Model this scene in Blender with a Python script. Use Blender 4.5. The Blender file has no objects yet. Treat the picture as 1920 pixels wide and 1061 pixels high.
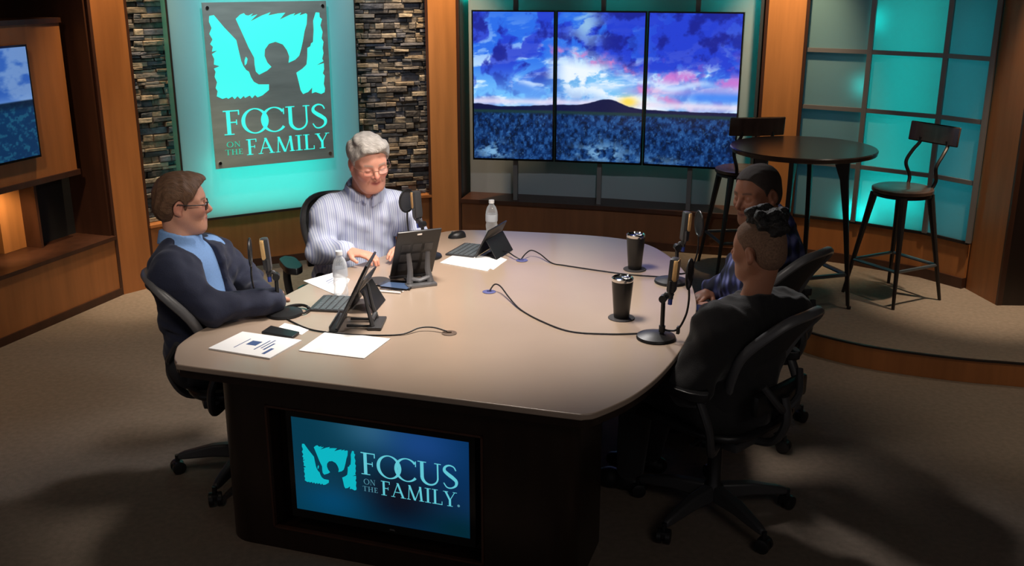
import bpy, bmesh, math, random
import numpy as np
from mathutils import Vector, Matrix
random.seed(7); rng = np.random.default_rng(7)
PI = math.pi
SC = bpy.context.scene
COL = SC.collection

# ------------------------------------------------------------------ camera
F_PX = 1900.0; PITCH = math.radians(17.0); CAM_H = 2.095
cam_d = bpy.data.cameras.new('camera'); cam = bpy.data.objects.new('camera', cam_d); COL.objects.link(cam)
cam_d.sensor_fit = 'HORIZONTAL'; cam_d.sensor_width = 36.0; cam_d.lens = 36.0 * F_PX / 1920.0
cam.location = (0, 0, CAM_H); cam.rotation_euler = (PI / 2 - PITCH, 0, 0)
cam_d.clip_start = 0.05; cam_d.clip_end = 60
SC.camera = cam
# ------------------------------------------------------------------ view and world
SC.view_settings.view_transform = 'Standard'; SC.view_settings.look = 'None'
SC.view_settings.gamma = 1.0; SC.view_settings.use_curve_mapping = False
SC.view_settings.exposure = 0.0
W = bpy.data.worlds.new('world'); SC.world = W; W.use_nodes = True
W.node_tree.nodes['Background'].inputs[0].default_value = (0.9, 0.85, 0.9, 1)
W.node_tree.nodes['Background'].inputs[1].default_value = 0.13

# ------------------------------------------------------------------ studio lights plus an added fill
def area(name, loc, aim, size, power, color=(1, 1, 1), spread=180, sizey=None):
    l = bpy.data.lights.new(name, 'AREA'); l.energy = power; l.color = color; l.size = size
    l.spread = math.radians(spread)
    if sizey: l.shape = 'RECTANGLE'; l.size_y = sizey
    o = bpy.data.objects.new(name, l); COL.objects.link(o); o.location = loc
    o.rotation_euler = (Vector(aim) - Vector(loc)).to_track_quat('-Z', 'Y').to_euler()
    return o
def spot(name, loc, aim, angle, power, color=(1, 1, 1), radius=0.05, blend=0.6):
    l = bpy.data.lights.new(name, 'SPOT'); l.energy = power; l.color = color
    l.spot_size = math.radians(angle); l.spot_blend = blend; l.shadow_soft_size = radius
    o = bpy.data.objects.new(name, l); COL.objects.link(o); o.location = loc
    o.rotation_euler = (Vector(aim) - Vector(loc)).to_track_quat('-Z', 'Y').to_euler()
    return o
WARM = (1.0, 0.72, 0.42); NEUT = (1.0, 0.90, 0.80); TEAL = (0.0, 1.0, 0.80)
# broadcast key lights over the desk
spot('key_light', (-0.2, 4.1, 2.92), (-0.25, 4.25, 0.74), 74, 350, NEUT, 0.32, 0.8)
spot('key_light', (1.0, 2.7, 2.9), (-0.6, 4.9, 1.0), 40, 300, NEUT, 0.32, 0.9)
spot('key_light', (0.6, 5.6, 2.9), (-1.2, 4.1, 1.0), 36, 150, (0.95, 0.95, 1.0), 0.14, 0.8)
spot('key_light', (-1.6, 3.6, 2.9), (1.05, 4.25, 1.12), 26, 120, NEUT, 0.45, 1.0)
spot('key_light', (-0.9, 2.0, 2.9), (-1.3, 4.1, 1.1), 30, 110, NEUT, 0.3, 0.9)
spot('key_light', (0.2, 6.2, 2.9), (1.0, 4.1, 1.05), 34, 190, (1, .95, .92), 0.14, 0.9)
# warm down lights washing the wood columns and the stone
spot('column_light', (-0.50, 7.30, 2.95), (-0.53, 7.74, 1.2), 50, 230, WARM, 0.04, 0.9)
spot('column_light', (1.72, 6.70, 2.95), (1.88, 7.12, 1.4), 50, 230, WARM, 0.04, 0.9)
spot('column_light', (-2.30, 6.40, 2.95), (-2.56, 6.70, 0.9), 50, 150, WARM, 0.04, 0.9)
spot('column_light', (2.95, 5.70, 2.95), (2.90, 6.02, 0.1), 34, 330, (1, .78, .55), 0.04, 0.9)
spot('stone_light', (-2.18, 6.72, 2.9), (-2.32, 7.0, 0.9), 34, 95, (1, .80, .58), 0.03, 0.8)
spot('stone_light', (-0.95, 7.30, 2.9), (-0.95, 7.70, 0.9), 44, 85, (1, .86, .70), 0.03, 0.9)
spot('stone_light', (-1.3, 5.6, 2.9), (-1.6, 7.4, 1.6), 62, 95, (.80, .88, 1.0), 0.05, 0.9)
spot('alcove_light', (-1.55, 6.3, 2.9), (-1.75, 6.75, 0.0), 34, 110, (1, .82, .62), 0.04, 0.9)
spot('alcove_light', (0.4, 2.6, 2.95), (0.45, 7.7, .30), 28, 150, (.92, .94, 1.0), 0.05, 1.0)
spot('alcove_light', (1.9, 5.6, 2.9), (2.3, 7.0, 1.2), 60, 14, (.86, .90, 1.0), 0.05, 1.0)
area('fill_light', (1.6, .6, 2.9), (1.0, 3.0, 0), 1.6, 13, (1, .88, .78))  # added fill out of view, lifts the dark carpet and chair at lower right
# carpet pools
spot('down_light', (-2.30, 6.35, 2.95), (-2.42, 6.52, 0), 24, 190, (1, .80, .58), 0.04, 0.9)
spot('down_light', (-2.6, 4.4, 2.95), (-3.0, 5.6, .3), 86, 120, (1, .74, .50), 0.08, 1.0)
spot('down_light', (2.7, 4.0, 2.95), (2.85, 4.5, 0), 50, 75, (1, .80, .58), 0.06, 1.0)
spot('down_light', (-1.8, 2.4, 2.95), (-1.75, 3.3, 0), 66, 18, (1, .82, .64), 0.08, 1.0)
spot('down_light', (2.4, 5.6, 2.95), (2.5, 5.7, 0.1), 70, 36, (1, .84, .68), 0.08, 1.0)
spot('down_light', (1.9, 4.6, 2.95), (1.75, 5.4, 0.1), 30, 24, (1, .70, .42), 0.06, 1.0)

# ------------------------------------------------------------------ pixel rays -> world points on real planes
CT, ST = math.cos(PITCH), math.sin(PITCH)
def ray(x, y):
    u = (x - 960) / F_PX; v = (530.5 - y) / F_PX
    return Vector((u, CT + v * ST, -ST + v * CT))
def at_z(x, y, z=0.0):
    r = ray(x, y); return Vector((0, 0, CAM_H)) + r * ((z - CAM_H) / r.z)
def at_y(x, y, Y):
    r = ray(x, y); return Vector((0, 0, CAM_H)) + r * (Y / r.y)

# ------------------------------------------------------------------ materials
def srgb(*c):
    if len(c) == 1: c = c[0]
    return tuple(((v / 255) / 12.92 if v / 255 <= 0.04045 else ((v / 255 + 0.055) / 1.055) ** 2.4) for v in c)
MATS = {}
def mat(name, col, rough=0.5, metal=0.0, noise=None, bump=None, stretch=(1, 1, 1), spec=0.5, coat=0.0,
        emit=None, estr=0.0, attr=False, trans=0.0, sheen=0.0, alpha=1.0, coords='Object'):
    """noise=(scale, amount) varies the colour, bump=(scale, strength)"""
    if name in MATS: return MATS[name]
    m = bpy.data.materials.new(name); m.use_nodes = True; nt = m.node_tree; N = nt.nodes; L = nt.links
    b = N['Principled BSDF']
    b.inputs['Base Color'].default_value = (*col, 1); b.inputs['Roughness'].default_value = rough
    b.inputs['Metallic'].default_value = metal; b.inputs['Specular IOR Level'].default_value = spec
    b.inputs['Coat Weight'].default_value = coat; b.inputs['Coat Roughness'].default_value = 0.12
    b.inputs['Transmission Weight'].default_value = trans; b.inputs['Sheen Weight'].default_value = sheen
    b.inputs['Alpha'].default_value = alpha
    tc = N.new('ShaderNodeTexCoord'); mp = N.new('ShaderNodeMapping'); mp.inputs['Scale'].default_value = stretch
    L.new(tc.outputs[coords], mp.inputs['Vector'])
    src = None
    if attr:
        a = N.new('ShaderNodeAttribute'); a.attribute_name = 'Col'; src = a.outputs['Color']
        L.new(src, b.inputs['Base Color'])
    if noise:
        n = N.new('ShaderNodeTexNoise'); n.inputs['Scale'].default_value = noise[0]; n.inputs['Detail'].default_value = 5
        L.new(mp.outputs[0], n.inputs['Vector'])
        mr = N.new('ShaderNodeMapRange'); mr.inputs['From Min'].default_value = 0.25; mr.inputs['From Max'].default_value = 0.75
        mr.inputs['To Min'].default_value = 1 - noise[1]; mr.inputs['To Max'].default_value = 1 + noise[1]
        L.new(n.outputs['Fac'], mr.inputs['Value'])
        mx = N.new('ShaderNodeMix'); mx.data_type = 'RGBA'; mx.blend_type = 'MULTIPLY'; mx.inputs[0].default_value = 1
        if src: L.new(src, mx.inputs[6])
        else: mx.inputs[6].default_value = (*col, 1)
        L.new(mr.outputs[0], mx.inputs[7]); L.new(mx.outputs[2], b.inputs['Base Color'])
    if bump:
        n2 = N.new('ShaderNodeTexNoise'); n2.inputs['Scale'].default_value = bump[0]; n2.inputs['Detail'].default_value = 4
        L.new(mp.outputs[0], n2.inputs['Vector'])
        bp = N.new('ShaderNodeBump'); bp.inputs['Strength'].default_value = bump[1]; bp.inputs['Distance'].default_value = 0.01
        L.new(n2.outputs['Fac'], bp.inputs['Height']); L.new(bp.outputs[0], b.inputs['Normal'])
    if emit:
        b.inputs['Emission Color'].default_value = (*emit, 1); b.inputs['Emission Strength'].default_value = estr
    MATS[name] = m; return m
def screen_mat(name, strength):
    m = bpy.data.materials.new(name); m.use_nodes = True; nt = m.node_tree; b = nt.nodes['Principled BSDF']
    b.inputs['Base Color'].default_value = (0.005, 0.005, 0.006, 1); b.inputs['Roughness'].default_value = 0.15
    a = nt.nodes.new('ShaderNodeAttribute'); a.attribute_name = 'Col'
    nt.links.new(a.outputs['Color'], b.inputs['Emission Color']); b.inputs['Emission Strength'].default_value = strength
    return m
def frosted(name, col, mixt=0.75):
    m = bpy.data.materials.new(name); m.use_nodes = True; nt = m.node_tree; N = nt.nodes; L = nt.links
    b = N['Principled BSDF']; b.inputs['Base Color'].default_value = (*col, 1); b.inputs['Roughness'].default_value = 0.28
    t = N.new('ShaderNodeBsdfTranslucent'); t.inputs[0].default_value = (*col, 1)
    mx = N.new('ShaderNodeMixShader'); mx.inputs[0].default_value = mixt
    L.new(b.outputs[0], mx.inputs[1]); L.new(t.outputs[0], mx.inputs[2]); L.new(mx.outputs[0], N['Material Output'].inputs[0])
    MATS[name] = m; return m

WOOD = mat('honey_wood', (0.36, 0.135, 0.040), 0.42, noise=(3, .18), stretch=(6, 6, .5), bump=(60, .03))
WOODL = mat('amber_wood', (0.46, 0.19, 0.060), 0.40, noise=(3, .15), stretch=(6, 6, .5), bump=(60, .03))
WOODD = mat('dark_wood', (0.055, 0.020, 0.010), 0.40, noise=(3, .25), stretch=(6, 6, .5))
ESP = mat('espresso_wood', (0.018, 0.009, 0.006), 0.30, noise=(4, .25), stretch=(6, 6, .4))
CARPET = mat('taupe_carpet', (0.235, 0.185, 0.145), 0.95, noise=(38, .14), bump=(420, .5), spec=0.1)
BLACK = mat('black_plastic', (0.012, 0.012, 0.013), 0.38)
BLACKM = mat('black_matte', (0.008, 0.008, 0.009), 0.7)
GLOSSB = mat('black_gloss', (0.006, 0.006, 0.007), 0.12)
GRAPH = mat('graphite_plastic', (0.045, 0.045, 0.048), 0.42)
GREYM = mat('grey_metal', (0.19, 0.19, 0.20), 0.35, 0.6)
CHROME = mat('chrome', (0.75, 0.75, 0.76), 0.15, 1.0)
GOLD = mat('gold_mesh', (0.95, 0.62, 0.28), 0.32, 0.85, bump=(900, .5))
PAPER = mat('white_paper', (0.88, 0.88, 0.88), 0.8)
MULL = mat('mullion_metal', (0.22, 0.21, 0.21), 0.45, 0.5)
LAMINATE = mat('desk_laminate', (0.40, 0.305, 0.235), 0.34, noise=(2.5, .05), spec=0.6, coat=.25)
STEEL = mat('dark_steel', (0.030, 0.024, 0.022), 0.42, 0.4)
DWOOD = mat('walnut_top', (0.075, 0.045, 0.034), 0.25, noise=(5, .3), stretch=(1, 5, 1))
INK = mat('blue_ink', (0.05, 0.10, 0.25), 0.7)

# ------------------------------------------------------------------ mesh builder
class MB:
    def __init__(s): s.v = []; s.f = []; s.c = None
    def add(s, vs, fs):
        o = len(s.v); s.v += [tuple(v) for v in vs]; s.f += [tuple(i + o for i in f) for f in fs]; return s
    def box(s, c, d, M=None, bev=0.0):
        x, y, z = [k / 2 for k in d]; c = Vector(c)
        if bev > 0:
            bm = bmesh.new(); bmesh.ops.create_cube(bm, size=1)
            for v in bm.verts: v.co = Vector((v.co.x * d[0], v.co.y * d[1], v.co.z * d[2]))
            bmesh.ops.bevel(bm, geom=bm.edges[:], offset=bev, segments=2, affect='EDGES', profile=0.6)
            bm.verts.index_update()
            vs = [(M @ v.co if M else v.co) + c for v in bm.verts]; fs = [[v.index for v in f.verts] for f in bm.faces]
            bm.free(); return s.add(vs, fs)
        vs = [Vector((a, b, e)) for e in (-z, z) for a, b in ((-x, -y), (x, -y), (x, y), (-x, y))]
        vs = [(M @ v if M else v) + c for v in vs]
        return s.add(vs, [(0, 3, 2, 1), (4, 5, 6, 7), (0, 1, 5, 4), (1, 2, 6, 5), (2, 3, 7, 6), (3, 0, 4, 7)])
    def lathe(s, prof, c=(0, 0, 0), n=32, M=None, cap=True):
        c = Vector(c); vs = []; fs = []
        for r, z in prof:
            for i in range(n):
                a = 2 * PI * i / n; v = Vector((r * math.cos(a), r * math.sin(a), z)); vs.append((M @ v if M else v) + c)
        for j in range(len(prof) - 1):
            for i in range(n):
                k = (i + 1) % n; fs.append((j * n + i, j * n + k, (j + 1) * n + k, (j + 1) * n + i))
        if cap:
            fs.append(tuple(range(n - 1, -1, -1))); fs.append(tuple((len(prof) - 1) * n + i for i in range(n)))
        return s.add(vs, fs)
    def tube(s, pts, r, n=10, closed=False, flat=1.0):
        pts = [Vector(p) for p in pts]; m = len(pts); rs = r if isinstance(r, (list, tuple)) else [r] * m
        vs = []; up = None
        for i, p in enumerate(pts):
            if closed: t = pts[(i + 1) % m] - pts[i - 1]
            else: t = pts[min(i + 1, m - 1)] - pts[max(i - 1, 0)]
            t.normalize()
            if up is None: up = Vector((0, 0, 1)) if abs(t.z) < 0.9 else Vector((1, 0, 0))
            a = t.cross(up)
            if a.length < 1e-4: a = t.cross(Vector((1, 0.1, 0)))
            a.normalize(); b = a.cross(t).normalized(); up = b
            for k in range(n):
                an = 2 * PI * k / n; vs.append(p + a * (math.cos(an) * rs[i]) + b * (math.sin(an) * rs[i] * flat))
        fs = []
        for i in range(m if closed else m - 1):
            j = (i + 1) % m
            for k in range(n):
                q = (k + 1) % n; fs.append((i * n + k, i * n + q, j * n + q, j * n + k))
        if not closed: fs.append(tuple(range(n - 1, -1, -1))); fs.append(tuple((m - 1) * n + k for k in range(n)))
        return s.add(vs, fs)
    def cyl(s, a, b, r, r2=None, n=20):
        return s.tube([a, b], [r, r if r2 is None else r2], n)
    def prism(s, pts, z0, z1, M=None):
        n = len(pts); vs = [Vector((p[0], p[1], z0)) for p in pts] + [Vector((p[0], p[1], z1)) for p in pts]
        if M is not None: vs = [M @ v for v in vs]
        fs = [tuple(range(n - 1, -1, -1)), tuple(range(n, 2 * n))] + [(i, (i + 1) % n, n + (i + 1) % n, n + i) for i in range(n)]
        return s.add(vs, fs)
    def quadwall(s, a, b, z0, z1, th=0.05, side=1):
        """upright slab on the plan line a-b, thickness to the left(+)/right(-) of the direction"""
        a = Vector((a[0], a[1])); b = Vector((b[0], b[1])); d = (b - a).normalized(); n = Vector((-d.y, d.x)) * th * side
        p = [a, b, b + n, a + n]
        return s.prism([(q.x, q.y) for q in p], z0, z1)
    def ell(s, c, r, M=None, n=20, m=12):
        vs = []; fs = []; c = Vector(c)
        for j in range(m + 1):
            t = PI * j / m
            for i in range(n):
                a = 2 * PI * i / n; v = Vector((r[0] * math.sin(t) * math.cos(a), r[1] * math.sin(t) * math.sin(a), r[2] * math.cos(t)))
                vs.append((M @ v if M else v) + c)
        for j in range(m):
            for i in range(n):
                k = (i + 1) % n; fs.append((j * n + i, (j + 1) * n + i, (j + 1) * n + k, j * n + k))
        return s.add(vs, fs)
    def obj(s, name, material, parent=None, smooth=False, bev=0.0, colors=None, fixn=True, sub=0):
        me = bpy.data.meshes.new(name); me.from_pydata(s.v, [], s.f)
        if fixn:
            bm = bmesh.new(); bm.from_mesh(me)
            bmesh.ops.remove_doubles(bm, verts=bm.verts[:], dist=1e-6) if not colors else None
            bmesh.ops.recalc_face_normals(bm, faces=bm.faces[:]); bm.to_mesh(me); bm.free()
        me.materials.append(material); me.update()
        if colors is not None:
            ca = me.color_attributes.new('Col', 'FLOAT_COLOR', 'POINT'); ca.data.foreach_set('color', np.asarray(colors, np.float32).ravel())
        if smooth:
            me.polygons.foreach_set('use_smooth', [True] * len(me.polygons))
            try: me.set_sharp_from_angle(angle=math.radians(42 if smooth is True else smooth))
            except Exception: pass
        o = bpy.data.objects.new(name, me); COL.objects.link(o)
        if parent is not None: o.parent = parent
        if bev > 0:
            bv = o.modifiers.new('bevel', 'BEVEL'); bv.width = bev; bv.segments = 3; bv.limit_method = 'ANGLE'; bv.angle_limit = math.radians(35)
        return o
def tag(o, label, cat, group=None, kind=None):
    if label: o['label'] = label
    if cat: o['category'] = cat
    if group: o['group'] = group
    if kind: o['kind'] = kind
    return o
def struct(o): o['kind'] = 'structure'; return o
def thing(name, label, cat, loc=(0, 0, 0), rz=0.0, group=None):
    o = bpy.data.objects.new(name, None); COL.objects.link(o); o.empty_display_size = 0.1
    o.location = loc; o.rotation_euler = (0, 0, rz); return tag(o, label, cat, group)
def kids(o): return [c for c in bpy.data.objects if c.parent == o]
def copy_tree(o, parent=None):
    ch = kids(o); c = o.copy(); COL.objects.link(c); c.parent = parent
    for k in ch: copy_tree(k, c)
    return c
def rot(ax, deg): return Matrix.Rotation(math.radians(deg), 3, ax)
def smooth_path(pts, n=8, closed=False):
    P = [Vector(p) for p in pts]; m = len(P); out = []
    for i in range(m if closed else m - 1):
        if closed: a, b, c, d = P[i - 1], P[i], P[(i + 1) % m], P[(i + 2) % m]
        else: a, b, c, d = P[max(i - 1, 0)], P[i], P[i + 1], P[min(i + 2, m - 1)]
        for k in range(n):
            t = k / n
            out.append(0.5 * ((2 * b) + (c - a) * t + (2 * a - 5 * b + 4 * c - d) * t * t + (3 * b - a - 3 * c + d) * t ** 3))
    if not closed: out.append(P[-1])
    return out
def lerp(a, b, t): return a + (b - a) * t
# ================================================================== THE ROOM
def chain_slab(pts, z0, z1, th, side=1):
    """upright slab following a plan polyline, thickness th to its left (side=1) or right"""
    P = [Vector((p[0], p[1])) for p in pts]; n = len(P); off = []
    for i in range(n):
        d = (P[min(i + 1, n - 1)] - P[max(i - 1, 0)]).normalized(); off.append(P[i] + Vector((-d.y, d.x)) * th * side)
    m = MB()
    vs = []
    for i in range(n): vs += [(P[i].x, P[i].y, z0), (off[i].x, off[i].y, z0), (off[i].x, off[i].y, z1), (P[i].x, P[i].y, z1)]
    fs = [(0, 1, 2, 3), tuple(4 * (n - 1) + k for k in (3, 2, 1, 0))]
    for i in range(n - 1):
        for k in range(4): fs.append((4 * i + k, 4 * (i + 1) + k, 4 * (i + 1) + (k + 1) % 4, 4 * i + (k + 1) % 4))
    return m.add(vs, fs)
def shift(pts, d):
    P = [Vector((p[0], p[1])) for p in pts]; n = len(P); out = []
    for i in range(n):
        t = (P[min(i + 1, n - 1)] - P[max(i - 1, 0)]).normalized(); out.append(tuple(P[i] + Vector((-t.y, t.x)) * d))
    return out
TOP = 3.0; PLAT = 0.13; SILL = 0.44
m = MB(); m.box((0, 4.0, -0.05), (11, 12, 0.1)); struct(m.obj('floor', CARPET))
m = MB(); m.box((0, 4.0, TOP + .05), (11, 12, 0.1)); struct(m.obj('ceiling', BLACKM))

# plan points of the walls (left to right)
A0 = Vector((-3.95, 2.75)); A1 = Vector((-2.66, 6.58))            # front of the left counter
K0 = Vector((-2.645, 6.585)); K1 = Vector((-2.50, 6.76))          # first column
S = [(-2.50, 6.78), (-1.99, 7.26), (-1.5, 7.50), (-0.59, 7.815)]   # stone wall
LEDGE = [at_z(860, 373, SILL).to_2d(), at_z(1132, 386, SILL).to_2d(), at_z(1292, 397, SILL).to_2d(), at_z(1445, 404, SILL).to_2d()]
G = [(1.995, 7.116), (2.382, 6.887), (2.76, 6.569), (2.934, 6.303)]

# stage platform with its curved wooden riser
edge = [at_z(x, y, PLAT).to_2d() for x, y in ((1919, 681), (1830, 674), (1740, 664), (1640, 650), (1560, 633), (1505, 617))]
p_end = edge[-1]
edge = [Vector((4.4, 4.62)), Vector((3.4, 4.78))] + edge + [Vector((1.42, 5.90)), Vector((1.05, 6.22)), Vector((0.55, 6.5)), Vector((0.0, 6.72)), Vector((-0.42, 6.95))]
edge = [Vector((p.x, p.y)) for p in smooth_path([(p.x, p.y, 0) for p in edge], 5)]
m = MB(); m.prism([(p.x, p.y) for p in edge] + [(-0.42, 8.4), (4.4, 8.4)], 0.0, PLAT); struct(m.obj('trim_1', CARPET))
m = chain_slab(edge, 0.001, PLAT - .006, 0.012, 1); struct(m.obj('trim_2', WOOD, smooth=20))
m = chain_slab(edge, PLAT - .006, PLAT + 0.004, 0.016, 1); struct(m.obj('trim_3', STEEL, smooth=20))

# ---- left wing: counter, recess, upper panel
d = (A1 - A0).normalized(); nl = Vector((-d.y, d.x))
def lp(t, o): q = A1 - d * t + nl * o; return (q.x, q.y)      # t back towards the camera, o into the wall
CT_Z = 0.415
m = MB(); m.quadwall(lp(0, 0), lp(4.0, 0), 0.05, CT_Z - .025, 0.03, -1); m.obj('wall_left', WOOD).__setitem__('kind', 'structure')
m = MB(); m.quadwall(lp(0, -.012), lp(4.0, -.012), 0.0, 0.05, 0.04, -1); struct(m.obj('baseboard_left', WOODD))
m = MB(); m.quadwall(lp(0, -.015), lp(4.0, -.015), CT_Z - .025, CT_Z, 0.72, -1); struct(m.obj('trim_4', WOODD))
m = MB(); m.quadwall(lp(-.05, .55), lp(4.2, .55), 0.0, TOP, 0.06, -1); m.quadwall(lp(-.02, .02), lp(-.02, .6), CT_Z, TOP, .04, 1); struct(m.obj('wall_recess', WOODD))
UZ0 = 0.875; UZ1 = 1.80
# upper wood panel sits proud of the recess
t0 = 0.10; 
m = MB(); m.quadwall(lp(t0, .15), lp(3.6, .15), UZ0, UZ1, 0.05, -1); struct(m.obj('wall_panel', WOOD))
m = MB(); m.quadwall(lp(t0 - .012, .135), lp(3.6, .135), UZ0 - .035, UZ0, 0.42, -1); struct(m.obj('trim_5', WOODD))
m = MB(); m.quadwall(lp(t0 - .01, .14), lp(3.6, .14), UZ1, UZ1 + .03, 0.42, -1); struct(m.obj('trim_6', WOODD))
m = MB(); m.quadwall(lp(t0 + .02, .22), lp(t0 + .04, .55), UZ0, UZ1, 0.02, 1); struct(m.obj('trim_7', WOODD))
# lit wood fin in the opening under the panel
ga = at_z(12, 482, CT_Z); gb = at_z(56, 470, CT_Z)
def recess_hit(x, y, o):
    """plan point where the pixel ray crosses the plane offset o into the left wall"""
    r = ray(x, y); q0 = Vector(lp(0, o)); n2 = nl
    t = q0.dot(n2) / Vector((r.x, r.y)).dot(n2); return Vector((0, 0, CAM_H)) + r * t
h1 = recess_hit(8, 470, .34); h2 = recess_hit(50, 460, .34)
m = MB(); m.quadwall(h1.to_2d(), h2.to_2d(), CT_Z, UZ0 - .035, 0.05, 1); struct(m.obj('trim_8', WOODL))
m = MB(); m.quadwall(h2.to_2d(), (h2.to_2d() + d * .02), CT_Z, UZ0 - .035, 0.12, -1); struct(m.obj('trim_9', WOODD))
spot('fin_light', (h1.x * .93, h1.y * .96 + .1, UZ0 - .05), (h1.x, h1.y, CT_Z + .1), 110, 9, (1, .70, .38), .02, .8)
# black screen set in the recess
b1 = recess_hit(52, 400, .30); b2 = recess_hit(147, 400, .30)
nn = Vector((nl.x, nl.y))
m = MB(); m.quadwall(b1.to_2d(), b2.to_2d(), CT_Z, UZ0 - .04, 0.04, 1)
bs = m.obj('speaker_cabinet', BLACKM); tag(bs, 'black square speaker cloth panel on the left counter, under the wall television', 'speaker')
m = MB(); e2 = b2.to_2d(); m.quadwall(e2, e2 + (e2 - b1.to_2d()).normalized() * .006, CT_Z, UZ0 - .04, 0.045, 1); m.obj('edge_trim', GREYM, bs)

# ---- columns
def column(name_no, a, b, depth, z0, matl, edge_w=0.018):
    a = Vector((a[0], a[1])); b = Vector((b[0], b[1])); u = (b - a).normalized(); n = Vector((-u.y, u.x))
    m = MB(); m.quadwall(a, b, z0, TOP, depth, 1); struct(m.obj('trim_%d' % name_no, matl))
    m = MB(); m.quadwall(a - u * edge_w, a, z0, TOP, depth, 1); m.quadwall(b, b + u * edge_w, z0, TOP, depth, 1)
    struct(m.obj('trim_%d' % (name_no + 1), WOODD))
column(10, K0, K1, 0.22, 0, WOOD, .02)
column(12, (-0.625, 7.765), (-0.415, 7.72), 0.30, 0, WOODL, .022)
c3a = at_y(1443, 0, 7.16); c3b = at_y(1512, 0, 7.10)
column(14, (c3a.x, 7.16), (c3b.x, 7.08), 0.35, PLAT, WOODL, .022)
column(16, (2.955, 6.30), (2.995, 5.97), 0.30, PLAT, WOOD, .02)
# dark wall right of the last column
m = MB(); m.quadwall((3.01, 5.955), (5.3, 5.86), 0.0, TOP, 0.08, 1); struct(m.obj('wall_right', ESP))
m = MB(); m.quadwall((5.3, 5.95), (5.3, -1.8), 0, TOP, .08, 1); struct(m.obj('wall_side', ESP))

# ---- stone wall with wainscot
m = chain_slab([(-2.50, 6.77)] + S[1:], 0.0, SILL - .02, 0.05, 1); struct(m.obj('wall_stone_base', WOOD))
m = chain_slab(shift(S, -.012), 0.0, 0.055, 0.05, 1); struct(m.obj('baseboard_back', WOODD))
m = chain_slab(shift(S, -.035), SILL - .02, SILL, 0.12, 1); struct(m.obj('trim_18', WOOD))
m = chain_slab(shift(S, .09), SILL, TOP, 0.06, 1); struct(m.obj('wall_back', BLACKM))
SB = shift(S, .085)
seg = []; tot = 0
for i in range(3):
    a = Vector(SB[i]); b = Vector(SB[i + 1]); seg.append((tot, a, b)); tot += (b - a).length
def s_at(t):
    for st, a, b in reversed(seg):
        if t >= st: break
    u = (b - a).normalized(); return a + u * (t - st), u
pal = [(.105, .105, .125), (.070, .072, .085), (.16, .14, .125), (.20, .155, .11), (.26, .20, .14), (.055, .050, .050), (.13, .115, .10), (.09, .095, .12), (.30, .25, .19)]
m = MB(); cols = []; z = SILL; rs = random.Random(3)
while z < 2.7:
    h = rs.choice([.022, .030, .036, .046]); t = -rs.random() * .1
    while t < tot:
        L = rs.choice([.045, .07, .10, .14, .18]) * rs.uniform(.8, 1.2); a, u = s_at(max(t, 0)); b, u2 = s_at(min(t + L, tot)); w = max(t, 0); e = min(t + L, tot)
        if e - w > .015:
            n = Vector((u.y, -u.x)); dd = rs.choice([.004, .012, .020, .028, .036]) + rs.uniform(-.004, .004); g = .0015
            a2 = a + u * g; b2 = b - u2 * g
            def jn(): return rs.uniform(-.004, .004)
            q = [(a2, z + g + jn() * .5), (b2, z + g + jn() * .5), (b2, z + h - g + jn() * .5), (a2, z + h - g + jn() * .5)]
            cen = (a2 + b2) / 2
            vs = [(p.x, p.y, zz) for p, zz in q]
            mid = [((p * .94 + cen * .06), zz) for p, zz in q]
            vs += [(p.x + n.x * (dd * .8 + jn()), p.y + n.y * (dd * .8 + jn()), zz) for (p, zz) in q]
            zc = z + h / 2
            vs += [(p.x + n.x * (dd + jn()), p.y + n.y * (dd + jn()), zc + (zz - zc) * .68) for (p, zz) in mid]
            fs = [(4, 5, 1, 0), (5, 6, 2, 1), (6, 7, 3, 2), (7, 4, 0, 3), (8, 9, 5, 4), (9, 10, 6, 5), (10, 11, 7, 6), (11, 8, 4, 7), (11, 10, 9, 8)]
            m.add(vs, fs); c = rs.choice(pal); k = rs.uniform(.55, 1.15); cols += [(c[0] * k, c[1] * k, c[2] * k, 1)] * 12
        t += L
    z += h
STONE = mat('ledge_stone', (.1, .1, .1), 0.62, noise=(22, .45), bump=(35, .9), attr=True)
struct(m.obj('wall_stone', STONE, colors=cols, fixn=True))

# ---- monitor alcove: wainscot, ledge, frosted panels, mullions
LB = [Vector((p.x, p.y)) for p in LEDGE]
LBx = [Vector((-0.39, LB[0].y + .012))] + LB[1:3] + [Vector((c3a.x - .02, LB[3].y))]
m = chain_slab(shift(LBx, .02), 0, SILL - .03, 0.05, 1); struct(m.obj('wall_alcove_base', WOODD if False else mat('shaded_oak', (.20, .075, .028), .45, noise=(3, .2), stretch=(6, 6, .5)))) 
m = chain_slab(shift(LBx, .0), 0, PLAT + .06, 0.05, 1); struct(m.obj('baseboard_alcove', WOODD))
m = chain_slab(shift(LBx, -.01), SILL - .03, SILL, 0.40, 1); struct(m.obj('trim_19', WOODD))
FROST = frosted('frosted_alcove_panel', (.50, .54, .58), .42)
PB = shift(LBx, .27); PB[-1] = (PB[-1][0] + .12, PB[-1][1])
m = chain_slab(PB, SILL, 2.5, 0.012, 1); struct(m.obj('window_1', FROST))
m = chain_slab(shift(LBx, .62), 0, TOP, 0.05, 1); struct(m.obj('wall_alcove', mat('cavity_white', (.6, .6, .6), .8)))
m = MB(); m.quadwall((-0.385, 7.74), (-0.30, 8.35), SILL, TOP, .03, 1); struct(m.obj('trim_20', mat('slate_return', (.035, .045, .055), .5)))
m = MB(); m.quadwall((c3a.x - .03, 7.18), (c3a.x + .14, 7.6), SILL, TOP, .02, 1); struct(m.obj('trim_21', MATS['slate_return']))
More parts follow.
